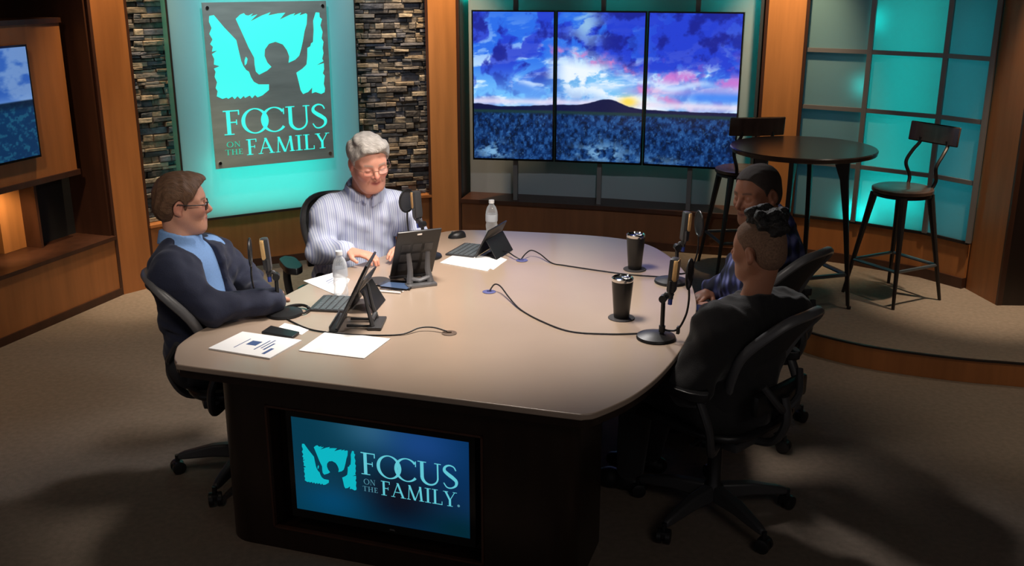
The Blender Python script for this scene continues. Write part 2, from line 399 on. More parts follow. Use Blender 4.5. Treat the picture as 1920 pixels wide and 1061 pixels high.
# mullions rise from the front of the ledge
mo = []
def ledge_point(px, off):
    pl = shift(LBx, off)
    r = ray(px, 380); k = r.x / r.y
    for i in range(len(pl) - 1):
        a = Vector(pl[i]); b = Vector(pl[i + 1])
        # solve a + s(b-a) on x = k*y
        den = (b.x - a.x) - k * (b.y - a.y)
        s = (k * a.y - a.x) / den
        if -0.001 <= s <= 1.001: return a + (b - a) * s, (b - a).normalized()
    return a + (b - a) * s, (b - a).normalized()
n_t = 22
for px in (966, 1122, 1290):
    p, u = ledge_point(px, .045)
    m = MB(); m.quadwall(p - u * .016, p + u * .016, SILL, 2.5, .035, 1); struct(m.obj('trim_%d' % n_t, MULL)); n_t += 1
# back lights of the alcove (teal led strips behind the frosted panels, above and around the screens)
for k, (fx, e) in enumerate(((.08, 6), (.5, 4), (.9, 9))):
    q = Vector(PB[0]).lerp(Vector(PB[-1]), fx); 
    area('alcove_led', (q.x + .03, q.y + .22, 2.0), (q.x, q.y, 1.85), .5, e * .36, TEAL, 160, 0.25)
q = Vector(PB[0]).lerp(Vector(PB[-1]), .93); area('alcove_led', (q.x + .04, q.y + .2, 1.1), (q.x, q.y, 1.1), .25, 1.3, TEAL, 170, 1.2)
q = Vector(PB[0]).lerp(Vector(PB[-1]), .60); area('alcove_led', (q.x + .04, q.y + .24, .86), (q.x, q.y, .80), 1.0, .35, TEAL, 150, 0.06)

# ---- curved teal grid wall
m = chain_slab([(c3b.x + .02, 7.10)] + G, PLAT, SILL - .015, 0.05, 1); struct(m.obj('wall_grid_base', WOOD))
m = chain_slab(shift([(c3b.x + .02, 7.10)] + G, -.015), PLAT, PLAT + .07, 0.04, 1); struct(m.obj('baseboard_grid', WOODD))
m = chain_slab(shift([(c3b.x - .0, 7.10)] + G, -.012), SILL - .015, SILL + .004, 0.06, 1); struct(m.obj('trim_25', STEEL))
FT = frosted('frosted_grid_panel', (.34, .56, .60), .66)
rows = [SILL + .385 * i for i in range(7)]
GG = [(c3b.x - .06, 7.17)] + G[1:]
wn = 2
for i in range(3):
    for j in range(6):
        m = MB(); m.quadwall(GG[i], GG[i + 1], rows[j], rows[j + 1], .01, 1); struct(m.obj('window_%d' % wn, FT)); wn += 1
m = MB(); GF = shift(GG, -.004)
for i in (1, 2):
    p = Vector(GF[i]); u = (Vector(GG[i + 1]) - Vector(GG[i - 1])).normalized(); m.quadwall(p - u * .016, p + u * .016, SILL, TOP, .02, -1)
p = Vector(GF[3]); m.quadwall(p - u * .012, p + u * .02, SILL, TOP, .02, -1)
for j in range(1, 6):
    mm = chain_slab(GF, rows[j] - .014, rows[j] + .014, .016, -1); m.add(mm.v, mm.f)
struct(m.obj('trim_26', MULL))
m = chain_slab([(1.9, 7.75), (2.75, 7.35), (3.35, 6.9), (3.45, 6.2)], 0, TOP, .05, 1); struct(m.obj('wall_cavity', MATS['cavity_white']))
for i, dpt in ((1, .26), (2, .24)):
    p = Vector(GG[i]); u = (Vector(GG[i + 1]) - Vector(GG[i - 1])).normalized(); n = Vector((-u.y, u.x)); m = MB(); m.quadwall(p + n * .03, p + n * dpt, SILL, TOP, .01, 1); struct(m.obj('trim_%d' % (26 + i), BLACKM))  # unseen black baffles added to stop led light leaking between panel columns
def back_led(i, s, z, off, power, size, sizey, col=TEAL, spread=170):
    a = Vector(GG[i]); b = Vector(GG[i + 1]); p = a.lerp(b, s); u = (b - a).normalized(); n = Vector((-u.y, u.x)); q = p + n * off
    return area('wall_led', (q.x, q.y, z), (p.x, p.y, z), size, power, col, spread, sizey)
back_led(1, .5, 1.25, .30, 7.5, .42, 1.7)
back_led(2, .5, 1.2, .30, 2.4, .26, 1.6, (.0, .85, .9))
back_led(0, .55, 1.0, .28, .45, .3, 1.5, (.10, .65, .9))
back_led(0, .97, .50, .07, .9, .05, .12)
back_led(1, .10, .50, .10, .55, .12, .08)
back_led(1, .5, .62, .12, .8, .4, .1)
back_led(0, .93, 1.37, .08, .16, .05, .1)
back_led(1, .05, 1.80, .08, .2, .05, .12)
# ================================================================== lettering made of polygons
def g_arc(cx, cy, rx, ry, a0, a1, wt, n=28):
    """ring piece; wt(angle)->stroke width"""
    out = []
    for i in range(n):
        A = math.radians(lerp(a0, a1, i / n)); B = math.radians(lerp(a0, a1, (i + 1) / n)); q = []
        for an, inner in ((A, 0), (B, 0), (B, 1), (A, 1)):
            w = wt(an) * inner; q.append((cx + (rx - w) * math.cos(an), cy + (ry - w) * math.sin(an)))
        out.append(q)
    return out
TK, TN = .135, .045
def wO(a): return lerp(TN, TK, abs(math.cos(a)) ** 1.4)
def R_(x0, y0, x1, y1): return [(x0, y0), (x1, y0), (x1, y1), (x0, y1)]
def serif(x0, x1, y, up): return R_(x0, y, x1, y + .035 * up)
def diag(x0, y0, x1, y1, w): return [(x0 - w / 2, y0), (x0 + w / 2, y0), (x1 + w / 2, y1), (x1 - w / 2, y1)]
def g_path(pts, ws):
    P = smooth_path([(x, y, 0) for x, y in pts], 6); n = len(P); out = []
    L = []
    for i, p in enumerate(P):
        t = (P[min(i + 1, n - 1)] - P[max(i - 1, 0)]).normalized(); f = i / (n - 1) * (len(ws) - 1); k = min(int(f), len(ws) - 2)
        w = lerp(ws[k], ws[k + 1], f - k) / 2; nn_ = Vector((-t.y, t.x, 0)) * w; L.append(((p + nn_), (p - nn_)))
    for i in range(n - 1): out.append([(L[i][0].x, L[i][0].y), (L[i][1].x, L[i][1].y), (L[i + 1][1].x, L[i + 1][1].y), (L[i + 1][0].x, L[i + 1][0].y)])
    return out
def glyph(c):
    if c == 'F': return [R_(.13, 0, .13 + TK, 1), serif(.02, .38, 0, 1), R_(.02, .955, .60, 1), R_(.56, .80, .60, 1), R_(.2, .485, .50, .53), R_(.47, .40, .50, .61)], .62
    if c == 'O': return g_arc(.5, .5, .5, .53, 0, 360, wO, 40), 1.0
    if c == 'C': return g_arc(.5, .5, .5, .53, 42, 320, wO, 34) + [R_(.84, .70, .875, .95)], .90
    if c == 'U': return [R_(.10, .3, .10 + TK, 1), serif(0, .34, .965, 1), R_(.76, .3, .82, 1), serif(.66, .92, .965, 1)] + g_arc(.46, .34, .36, .37, 180, 360, lambda a: lerp(.075, TK if math.cos(a) < 0 else .06, abs(math.cos(a)))), .92
    if c == 'S': return g_path([(.54, .80), (.46, .95), (.28, 1.0), (.12, .90), (.10, .74), (.24, .60), (.42, .47), (.55, .33), (.53, .14), (.36, .01), (.18, .02), (.06, .20)], [.04, .05, .07, .10, .14, .16, .14, .10, .06, .05, .04]), .62
    if c == 'N': return [R_(.12, 0, .16, 1), serif(.0, .27, 0, 1), serif(.0, .2, .965, 1), diag(.17, 1, .78, 0, TK), R_(.76, 0, .80, 1), serif(.65, .92, .965, 1)], .92
    if c == 'T': return [R_(.33, 0, .33 + TK, 1), serif(.22, .58, 0, 1), R_(0, .955, .80, 1), R_(0, .80, .035, 1), R_(.765, .80, .80, 1)], .80
    if c == 'H': return [R_(.12, 0, .12 + TK, 1), R_(.68, 0, .68 + TK, 1), R_(.2, .48, .7, .525), serif(0, .37, 0, 1), serif(0, .37, .965, 1), serif(.56, .93, 0, 1), serif(.56, .93, .965, 1)], .93
    if c == 'E': return [R_(.13, 0, .13 + TK, 1), R_(.02, .955, .60, 1), R_(.02, 0, .64, .045), R_(.56, .80, .60, 1), R_(.60, 0, .64, .22), R_(.2, .485, .50, .53), R_(.47, .40, .50, .61)], .66
    if c == 'A': return [diag(.12, 0, .46, 1, .05), diag(.80, 0, .44, 1.0, TK), R_(.25, .33, .66, .375), serif(0, .26, 0, 1), serif(.63, .97, 0, 1)], .95
    if c == 'M': return [diag(.13, 0, .20, 1, .05), diag(.20, 1, .55, 0, TK), diag(.92, 1, .56, 0, .05), diag(.98, 0, .90, 1, TK), serif(.02, .26, 0, 1), serif(.82, 1.14, 0, 1)], 1.14
    if c == 'I': return [R_(.13, 0, .13 + TK, 1), serif(0, .39, 0, 1), serif(0, .39, .965, 1)], .40
    if c == 'L': return [R_(.13, 0, .13 + TK, 1), serif(0, .38, .965, 1), R_(.02, 0, .66, .045), R_(.62, 0, .66, .24)], .66
    if c == 'Y': return [R_(.36, 0, .36 + TK, .48), diag(.15, 1, .43, .42, TK), diag(.74, 1, .44, .44, .05), serif(.25, .60, 0, 1), serif(0, .32, .965, 1), serif(.62, .88, .965, 1)], .86
def word(txt, x0, x1, y, h, gap=.07, over={}):
    """polys of a word scaled to span x0..x1, baseline y, cap height h"""
    polys = []; x = 0; spans = []
    for i, c in enumerate(txt):
        x += over.get(i, 0); P, w = glyph(c); polys += [[(px + x, py) for px, py in q] for q in P]; x += w + gap
    tw = x - gap; k = (x1 - x0) / tw
    return [[(x0 + px * k, y + py * h) for px, py in q] for q in polys]
# logo icon pieces, traced on the sign's own plate (0..1 across, 0..1 up)
PTS_L = [(50,95),(78,90),(140,165),(215,245),(232,320),(245,375),(258,405),(275,430),(292,440),(305,475),(322,503),(352,520),(415,520),(415,555),(375,588),(345,600),(330,585),(312,605),(298,588),(268,603),(262,590),(240,609),(222,592),(205,610),(190,594),(165,608),(155,600),(130,608),(95,592),(100,560),(88,540),(97,505),(82,470),(88,440),(78,420),(112,405),(78,395),(80,360),(66,330),(100,308),(66,315),(72,285),(55,268),(70,240),(50,205),(64,170),(48,130)]
PTS_M = [(212,115),(240,88),(262,80),(272,92),(290,95),(318,82),(300,102),(345,88),(300,132),(370,96),(425,76),(410,96),(470,84),(515,80),(480,122),(545,92),(575,84),(562,100),(612,80),(600,98),(640,85),(648,92),(645,150),(632,195),(622,255),(610,310),(600,345),(575,370),(535,388),(540,350),(525,310),(500,275),(455,258),(415,270),(390,305),(388,345),(405,385),(430,412),(405,435),(355,460),(335,440),(328,400),(325,355),(290,290),(255,210)]
PTS_R = [(700,80),(722,82),(724,110),(738,122),(728,160),(742,200),(736,240),(748,262),(742,300),(748,330),(740,365),(748,380),(705,405),(750,392),(752,430),(744,455),(756,470),(750,520),(758,548),(755,572),(735,582),(700,570),(678,578),(680,542),(655,570),(640,575),(625,582),(610,560),(596,500),(583,450),(620,425),(645,400),(650,350),(650,298),(668,288),(672,270),(684,262),(688,190),(685,130)]
PTS_H = [(266,372),(274,348),(284,362),(278,392),(267,402)]
def homog(src, dst):
    A = []
    for (x, y), (u, v) in zip(src, dst): A += [[x, y, 1, 0, 0, 0, -u * x, -u * y, u], [0, 0, 0, x, y, 1, -v * x, -v * y, v]]
    A = np.array(A, float); h = np.linalg.solve(A[:, :8], A[:, 8]); return np.append(h, 1).reshape(3, 3)
HM = homog([(5, 12), (762, 10), (815, 978), (90, 1045)], [(0, 1), (1, 1), (1, 0), (0, 0)])
def hmap(p): q = HM @ np.array([p[0], p[1], 1.0]); return (q[0] / q[2], q[1] / q[2])
ICON = [[hmap(p) for p in poly] for poly in (PTS_L, PTS_M, PTS_R, PTS_H)]
# ================================================================== backlit panel and sign on the stone wall
pa = at_z(400, 408, .47).to_2d(); pb = at_z(565, 388, .47).to_2d(); pu = (pb - pa).normalized(); pn = Vector((pu.y, -pu.x))   # pn faces the room
pa = pa + pn * .0
def on_line(px):
    r = ray(px, 300); k = r.x / r.y; s = (k * pa.y - pa.x) / (pu.x - k * pu.y); return pa + pu * s
e0 = on_line(346 - 5); e1 = on_line(676)
PANEL = frosted('aqua_glass_panel', (.60, .82, .84), .70)
gp = thing('backlit_glass_panel', 'tall frosted panel glowing turquoise on the stone wall behind the sign', 'panel', (e0.x, e0.y, 0))
def plane_mat(o, u):
    """local x along u, local y up, local z out of the wall"""
    return Matrix(((u.x, 0, u.y, o[0]), (u.y, 0, -u.x, o[1]), (0, 1, 0, o[2]), (0, 0, 0, 1)))
off3 = Vector((e0.x, e0.y, 0))
PW = (e1 - e0).length
m = MB(); M0 = plane_mat((0, 0, 0), pu); m.prism([(0, .47), (PW, .47), (PW, 2.7), (0, 2.7)], -.012, 0, M0); m.obj('glass_sheet', PANEL, gp)
m = MB(); m.prism([(0, .455), (PW, .455), (PW, .47), (0, .47)], -.02, .006, M0)
m.prism([(-.008, .455), (0, .455), (0, 2.7), (-.008, 2.7)], -.02, .004, M0); m.prism([(PW, .455), (PW + .006, .455), (PW + .006, 2.7), (PW, 2.7)], -.02, .004, M0); m.obj('frame', STEEL, gp)
for xa, xb, dp_ in ((-.006, 0, -.15), (PW, PW + .006, -.12)):
    m = MB(); m.prism([(xa, .455), (xb, .455), (xb, 2.7), (xa, 2.7)], dp_, 0, M0); m.obj('side_baffle', mat('teal_edge', (.10, .45, .42), .4), gp)  # opaque returns added to block led spill onto the stone
for fx, fz, sx, sz, e in ((.5, 1.3, PW * .66, 1.6, 4.6), (.42, .70, PW * .62, .40, 1.2)):
    q = e0 + pu * (PW * fx) - pn * .10; area('panel_led', (q.x, q.y, fz), (q.x + pn.x, q.y + pn.y, fz), sx, e, (0, 1.0, .74), 175, sz)
q = e0 + pu * (PW * .5) - pn * .12; area('panel_led', (q.x, q.y, 1.5), (q.x + pn.x, q.y + pn.y, 1.5), PW * .95, 3.4, (.30, .85, 1.0), 175, 2.0)
# sign plate: corners taken on a plane 5 cm in front of the panel
def sign_hit(x, y):
    r = ray(x, y); q0 = e0 + pn * .055; t = q0.dot(pn) / Vector((r.x, r.y)).dot(pn); return Vector((0, 0, CAM_H)) + r * t
c_tl, c_tr, c_br, c_bl = [sign_hit(*p) for p in ((381, 3), (609, 3), (626, 295), (401, 317))]
so = (c_bl + c_tl) / 2; s1 = (c_br + c_tr) / 2; SW = (s1 - so).to_2d().length; zb = (c_bl.z + c_br.z) / 2; zt = (c_tl.z + c_tr.z) / 2; SH = zt - zb
PLATE = mat('brushed_sign_plate', (.36, .42, .36), 0.5, 0.2, noise=(2, .25), stretch=(1, 1, 6))
CY = mat('backlit_cyan', (.1, .5, .45), .4, emit=srgb(45, 240, 222), estr=1.0)
sg = thing('logo_sign', 'grey metal logo sign with cyan backlit cut-outs, hung on the turquoise panel', 'sign', (so.x, so.y, zb))
MS = plane_mat((0, 0, 0), pu)
m = MB(); m.prism([(0, 0), (SW, 0), (SW, SH), (0, SH)], 0, .012, MS); m.obj('plate', PLATE, sg)
for x, y in ((.035, .035), (.965, .035), (.035, .97), (.965, .97)):
    m = MB(); p = MS @ Vector((x * SW, y * SH, .012)); p2 = MS @ Vector((x * SW, y * SH, .022)); m.cyl(p, p2, .011); p3 = MS @ Vector((x * SW, y * SH, -.06)); m.cyl(p3, MS @ Vector((x * SW, y * SH, 0)), .007); m.obj('standoff', CHROME, sg)
m = MB()
for poly in ICON: m.prism([(x * SW, y * SH) for x, y in poly], .0122, .0136, MS)
m.obj('family_emblem', CY, sg)
def text_obj(words, par, Mx, sx, sy, z0, z1, matl, name='lettering'):
    m = MB()
    for P in words: m.prism([(x * sx, y * sy) for x, y in P], z0, z1, Mx)
    return m.obj(name, matl, par)
OV = {2: -.32}
text_obj(word('FOCUS', .085, .955, .205, .150, .04, OV), sg, MS, SW, SH, .0122, .0136, CY)
text_obj(word('FAMILY', .255, .965, .070, .098, .06), sg, MS, SW, SH, .0122, .0136, CY)
text_obj(word('ON', .10, .21, .128, .033, .15) + word('THE', .085, .225, .080, .033, .12), sg, MS, SW, SH, .0122, .0136, mat('dim_cyan', (.05, .35, .28), .4, emit=srgb(30, 185, 150), estr=1.0))
# ================================================================== screens
def vnoise(x, y, seed):
    r = np.random.default_rng(seed); T = r.random((64, 64)); xi = np.floor(x).astype(int); yi = np.floor(y).astype(int)
    fx = x - xi; fy = y - yi; fx = fx * fx * (3 - 2 * fx); fy = fy * fy * (3 - 2 * fy)
    g = lambda a, b: T[a % 64, b % 64]
    return (g(xi, yi) * (1 - fx) + g(xi + 1, yi) * fx) * (1 - fy) + (g(xi, yi + 1) * (1 - fx) + g(xi + 1, yi + 1) * fx) * fy
def fbm(x, y, seed, o=5):
    s = 0; a = .5; t = 0
    for i in range(o): s = s + a * vnoise(x * 2 ** i + 7.3 * i, y * 2 ** i + 3.1 * i, seed + i); t += a; a *= .55
    return s / t
def mixc(a, b, t): return a + (np.array(b) - a) * np.clip(t, 0, 1)[..., None]
def sst(x, a, b): t = np.clip((x - a) / (b - a), 0, 1); return t * t * (3 - 2 * t)
def sunset(U, V):
    """picture on the triple screen wall, U 0..3 across, V 0..1 up"""
    warp = fbm(U * 2, V * 3, 5) - .5
    base = np.zeros(U.shape + (3,)) + np.array([40, 105, 225.])
    base = mixc(base, [110, 185, 245], sst(V, .75, .42))
    cl = fbm(U * 4.6 + warp * 2.2, V * 9.5 + warp * 1.5, 11, 7)
    lit = fbm(U * 3.4 + 4 + warp * 1.5, V * 15 - U * .8, 31, 7)
    base = mixc(base, [205, 232, 250], sst(lit, .47, .60) * sst(V, 1.1, .5) * .95)
    dark = sst(cl, .40, .58) * (.30 + .65 * sst(V, .48, .70))
    right = sst(U, 1.4, 2.2) * sst(V, .60, .72)
    dark = np.clip(dark + right * .8, 0, 1)
    base = mixc(base, [32, 50, 196], dark * .82)
    base = mixc(base, [20, 26, 128], sst(fbm(U * 6, V * 11, 77, 7), .46, .66) * dark * .8)
    base = mixc(base, [120, 80, 190], sst(fbm(U * 5, V * 12, 79, 6), .56, .70) * sst(U, 1.6, 2.2) * sst(V, .85, .62) * .6)
    # bright gap sweeping up to the left in the middle screen
    arc = .80 - .26 * np.clip(U - .95, 0, 2) + .04 * np.sin(U * 5)
    gap = np.clip(np.exp(-((V - (arc - .15)) / .12) ** 2) * 1.25, 0, 1) * sst(U, .85, 1.15) * sst(U, 3.0, 2.1)
    base = mixc(base, [120, 190, 235], gap * .8); base = mixc(base, [228, 238, 250], gap * sst(lit, .36, .50))
    arc2 = arc + .14 * (fbm(U * 5, V * 4, 93) - .5); pk = np.exp(-((V - arc2) / .032) ** 2) * sst(U, .75, 1.0) * sst(U, 2.7, 2.2) * sst(fbm(U * 7, V * 14, 91), .38, .62)
    base = mixc(base, [215, 125, 190], pk * .85)
    pk3 = np.exp(-((V - .60 + (U - 2) * .04) / .05) ** 2) * sst(U, 1.95, 2.1) * sst(fbm(U * 5, V * 9, 15), .40, .6)
    base = mixc(base, [195, 110, 200], pk3 * .9)
    base = mixc(base, [225, 150, 205], np.exp(-((V - .49) / .03) ** 2) * sst(U, 1.6, 2.1) * .55)
    base = mixc(base, [205, 225, 250], np.exp(-((V - .53 + .02 * np.sin(U * 9)) / .025) ** 2) * sst(fbm(U * 3, V * 20, 8), .40, .6) * sst(U, 2.95, 2.5) * .8)
    base = mixc(base, [60, 130, 235], np.exp(-((V - .46) / .045) ** 2) * sst(U, 2.25, 2.6) * .9)
    tl = np.exp(-((U - 1.33) / .17) ** 2 - ((V - .92) / .13) ** 2); base = mixc(base, [150, 195, 225], tl * sst(lit, .38, .55) * .9)
    base = mixc(base, [225, 215, 235], np.exp(-((V - .40) / .022) ** 2) * .8)
    sun = np.exp(-((U - 1.84) / .10) ** 2 - ((V - .415) / .035) ** 2); base = mixc(base, [250, 215, 90], sun * 1.1)
    # land
    hz = .365 + .008 * (fbm(U * 14, U * 0, 3) - .5) + .055 * np.exp(-((U - 1.6) / .22) ** 2) + .02 * np.exp(-((U - 1.2) / .5) ** 2) + .02 * np.exp(-(U / .25) ** 2)
    hill = sst(hz - V, -.002, .004); base = mixc(base, [16, 20, 62], hill)
    base = mixc(base, [24, 52, 56], sst(.345 - V, -.004, .01)); 
    g = fbm(U * 26, V * 34 + 9, 41, 4); g2 = fbm(U * 60, V * 70, 47, 3); bush = sst(.33 - V, 0, .02)
    base = mixc(base, [12, 40, 88], bush)
    base = mixc(base, [44, 96, 160], bush * sst(g, .48, .72) * .6)
    base = mixc(base, [8, 22, 50], bush * sst(g, .46, .32) * .9)
    base = mixc(base, [84, 140, 200], bush * sst(g2, .60, .85) * .45)
    p1 = np.exp(-((U - .25) / .22) ** 2 - ((V - .05) / .06) ** 2) + np.exp(-((U - 1.55) / .3) ** 2 - ((V - .06) / .07) ** 2) + .45 * np.exp(-((U - 2.2) / .3) ** 2 - ((V - .02) / .03) ** 2)
    base = mixc(base, [125, 175, 215], p1 * sst(fbm(U * 12, V * 40, 52), .35, .6) * .95)
    return base
def painted_screen(name, w, h, nx, ny, fn, parent, material, Mx, z):
    u = np.linspace(0, 1, nx); v = np.linspace(0, 1, ny); UU, VV = np.meshgrid(u, v); c = fn(UU, VV) / 255.0
    c = np.where(c <= .04045, c / 12.92, ((np.clip(c, 0, 1) + .055) / 1.055) ** 2.4)
    me = bpy.data.meshes.new(name); P = np.stack([UU * w, VV * h, np.full_like(UU, z)], -1).reshape(-1, 3)
    P = P @ np.array(Mx.to_3x3()).T + np.array(Mx.translation)
    idx = np.arange(nx * ny).reshape(ny, nx); Q = np.stack([idx[:-1, :-1], idx[:-1, 1:], idx[1:, 1:], idx[1:, :-1]], -1).reshape(-1, 4)
    me.vertices.add(len(P)); me.vertices.foreach_set('co', P.astype(np.float32).ravel())
    me.loops.add(Q.size); me.loops.foreach_set('vertex_index', Q.astype(np.int32).ravel())
    me.polygons.add(len(Q)); me.polygons.foreach_set('loop_start', np.arange(0, Q.size, 4, dtype=np.int32)); me.polygons.foreach_set('loop_total', np.full(len(Q), 4, np.int32))
    me.update(calc_edges=True)
    ca = me.color_attributes.new('Col', 'FLOAT_COLOR', 'POINT'); ca.data.foreach_set('color', np.concatenate([c.reshape(-1, 3), np.ones((nx * ny, 1))], 1).astype(np.float32).ravel())
    me.materials.append(material); o = bpy.data.objects.new(name, me); COL.objects.link(o); o.parent = parent; return o
SCR = screen_mat('screen_picture', 1.1)
# three portrait screens: left and right edges where they stand in front of the mullions
ml0 = at_y(887, 300, 7.50); mr3 = at_y(1380, 316, 7.06)
xs = [(881, 1041, 300, 305), (1043, 1213, 305, 310), (1214, 1397, 310, 317)]
la = Vector((ml0.x, 7.50)); lb = Vector((mr3.x, 7.06)); 
labs = ['left of the three portrait screens, blue cloudy sky over pale scrub', 'middle portrait screen, bright sunset gap above the dark hill', 'right of the three portrait screens, purple clouds, partly behind bar stool back']
def arc_pt(t):
    p = la.lerp(lb, t); n = (lb - la).normalized(); return p + Vector((-n.y, n.x)) * (.055 * (1 - (2 * t - 1) ** 2))
tt = [0, .318, .655, 1.0]
for i in range(3):
    a = arc_pt(tt[i]); b = arc_pt(tt[i + 1]); u = (b - a).normalized(); w = (b - a).length - .008; h = 1.078; z0 = .765
    t = thing('wall_screen', labs[i], 'screen', (a.x, a.y, z0), 0, 'portrait screens side by side in the alcove')
    M1 = plane_mat((0, 0, 0), u)
    m = MB(); m.prism([(0, 0), (w, 0), (w, h), (0, h)], -.05, 0, M1); m.obj('bezel', GLOSSB, t)
    bz = .011; M2 = M1 @ Matrix.Translation((bz, bz + .004, 0))
    painted_screen('display', w - 2 * bz, h - 2 * bz - .004, 170, 300, (lambda k: (lambda U, V: sunset(U + k, V)))(i), t, SCR, M2, .0012)
    m = MB(); m.prism([(w * .3, h * .3), (w * .7, h * .3), (w * .7, h * .7), (w * .3, h * .7)], -.10, -.05, M1); m.obj('mount', STEEL, t)
# ---- left wall television
tvr = recess_hit(78, 292, .11); tvt = recess_hit(68, 83, .11); tvl = Vector(lp(1.45, .11))
tu = Vector((d.x, d.y)); zb2, zt2 = tvr.z - .005, tvt.z + .005
tw = 1.12
t = thing('television', 'wall television showing a blue field, on the left wood panel', 'television', (tvr.x - tu.x * tw, tvr.y - tu.y * tw, zb2))
M1 = plane_mat((0, 0, 0), tu); h = zt2 - zb2
m = MB(); m.prism([(0, 0), (tw, 0), (tw, h), (0, h)], -.03, 0, M1); m.obj('bezel', GLOSSB, t)
def field(U, V):
    c = sunset(U * 1.8 + .2, V * .93 + .07); s = sst(V, .36, .42) if False else None
    k = sst(V, .51, .53)[..., None]
    sky = mixc(np.zeros(U.shape + (3,)) + np.array([40, 84, 165.]), [98, 132, 185], sst(fbm(U * 5, V * 7, 61), .42, .62))
    sky = mixc(sky, [125, 160, 210], sst(V, .62, .45) * .8); g = fbm(U * 40, V * 34, 66, 4)
    gr = mixc(np.zeros(U.shape + (3,)) + np.array([10, 44, 80.]), [24, 76, 105], sst(g, .48, .68)); gr = mixc(gr, [6, 20, 40], sst(V, .42, .50) * .8)
    return sky * k + gr * (1 - k)
painted_screen('display', tw - .024, h - .026, 260, 200, field, t, SCR, M1 @ Matrix.Translation((.012, .014, 0)), .0012)
m = MB(); m.prism([(tw * .3, h * .3), (tw * .6, h * .3), (tw * .6, h * .6), (tw * .3, h * .6)], -.06, -.03, M1); m.obj('mount', STEEL, t)

# ================================================================== desk
DZ = .74
dp = [(-1.262, 3.56), (-1.27, 3.65), (-1.235, 3.80), (-1.147, 3.968), (-1.05, 4.12), (-.955, 4.36), (-.857, 4.59), (-.69, 4.83), (-.55, 5.06), (-.43, 5.33), (-.265, 5.434), (0.117, 5.386), (.488, 5.291), (.69, 5.15), (.788, 4.893), (.822, 4.565), (.801, 4.198), (.745, 3.914), (.647, 3.605), (.529, 3.337), (.412, 3.147), (.294, 3.022), (.235, 2.990), (.15, 3.007), (-.40, 3.177), (-1.13, 3.395), (-1.225, 3.45)]
out = smooth_path([(x, y, 0) for x, y in dp], 6, closed=True)
desk = thing('desk', 'large curved broadcast desk with tan top and dark wood base', 'desk', (-.2, 4.2, 0))
OF = Vector((-.2, 4.2, 0))
m = MB(); m.prism([(p.x - OF.x, p.y - OF.y) for p in out][::-1], DZ - .022, DZ); m.obj('tabletop', LAMINATE, desk, bev=.006, smooth=30)
cen = Vector((-.2, 4.15, 0))
inn = [p + (cen - p).normalized() * .012 for p in out]
m = MB(); m.prism([(p.x - OF.x, p.y - OF.y) for p in inn][::-1], DZ - .052, DZ - .022); m.obj('edge_band', ESP, desk, smooth=30)
# base, built along the front face
f0 = Vector((-1.115, 3.475)); f1 = Vector((.205, 3.045)); fu = (f1 - f0).normalized(); fL = (f1 - f0).length; fn = Vector((fu.y, -fu.x))
def face_hit(x, y, off):
    r = ray(x, y); q0 = f0 + fn * off; t = q0.dot(fn) / Vector((r.x, r.y)).dot(fn); P = Vector((0, 0, CAM_H)) + r * t
    return (P.to_2d() - q0).dot(fu), P.z
MF = Matrix(((fu.x, -fn.x, 0, f0.x - OF.x), (fu.y, -fn.y, 0, f0.y - OF.y), (0, 0, 1, 0), (0, 0, 0, 1)))   # x along face, y into desk, z up
sc = [face_hit(x, y, -.035) for x, y in ((547, 783), (880, 827), (880, 1007), (556, 955))]
x0 = (sc[0][0] + sc[3][0]) / 2; x1 = (sc[1][0] + sc[2][0]) / 2; z1 = (sc[0][1] + sc[1][1]) / 2; z0 = (sc[3][1] + sc[2][1]) / 2
ol, orr, ob, ot = x0 - .085, x1 + .065, z0 - .075, z1 + .05
def rc(cx, cy, r, a0, a1, n=8): return [(cx + r * math.cos(math.radians(lerp(a0, a1, i / n))), cy + r * math.sin(math.radians(lerp(a0, a1, i / n)))) for i in range(n + 1)]
R0 = .11; D = .42
m = MB()
m.prism(rc(R0, R0, R0, 180, 270) + [(ol, 0), (ol, D), (0, D)], 0, DZ - .052, MF)
m.prism([(orr, 0)] + rc(fL - R0, R0, R0, 270, 360) + [(fL, D), (orr, D)], 0, DZ - .052, MF)
m.prism([(ol, 0), (orr, 0), (orr, D), (ol, D)], 0, ob, MF); m.prism([(ol, 0), (orr, 0), (orr, D), (ol, D)], ot, DZ - .052, MF)
m.prism([(ol, .10), (orr, .10), (orr, D), (ol, D)], ob, ot, MF)
m.obj('base', ESP, desk, smooth=30)
m = MB()
for a, b, c, e in ((ol, ob, ol + .008, ot), (orr - .008, ob, orr, ot), (ol, ob, orr, ob + .008), (ol, ot - .008, orr, ot)): m.prism([(a, -.004), (c, -.004), (c, .012), (a, .012)], b, e, MF)
m.obj('niche_trim', WOODD, desk)
m = MB(); m.box((0.02, .55, .34), (.75, 1.3, .66)); m.obj('rear_pedestal', ESP, desk, bev=.05)
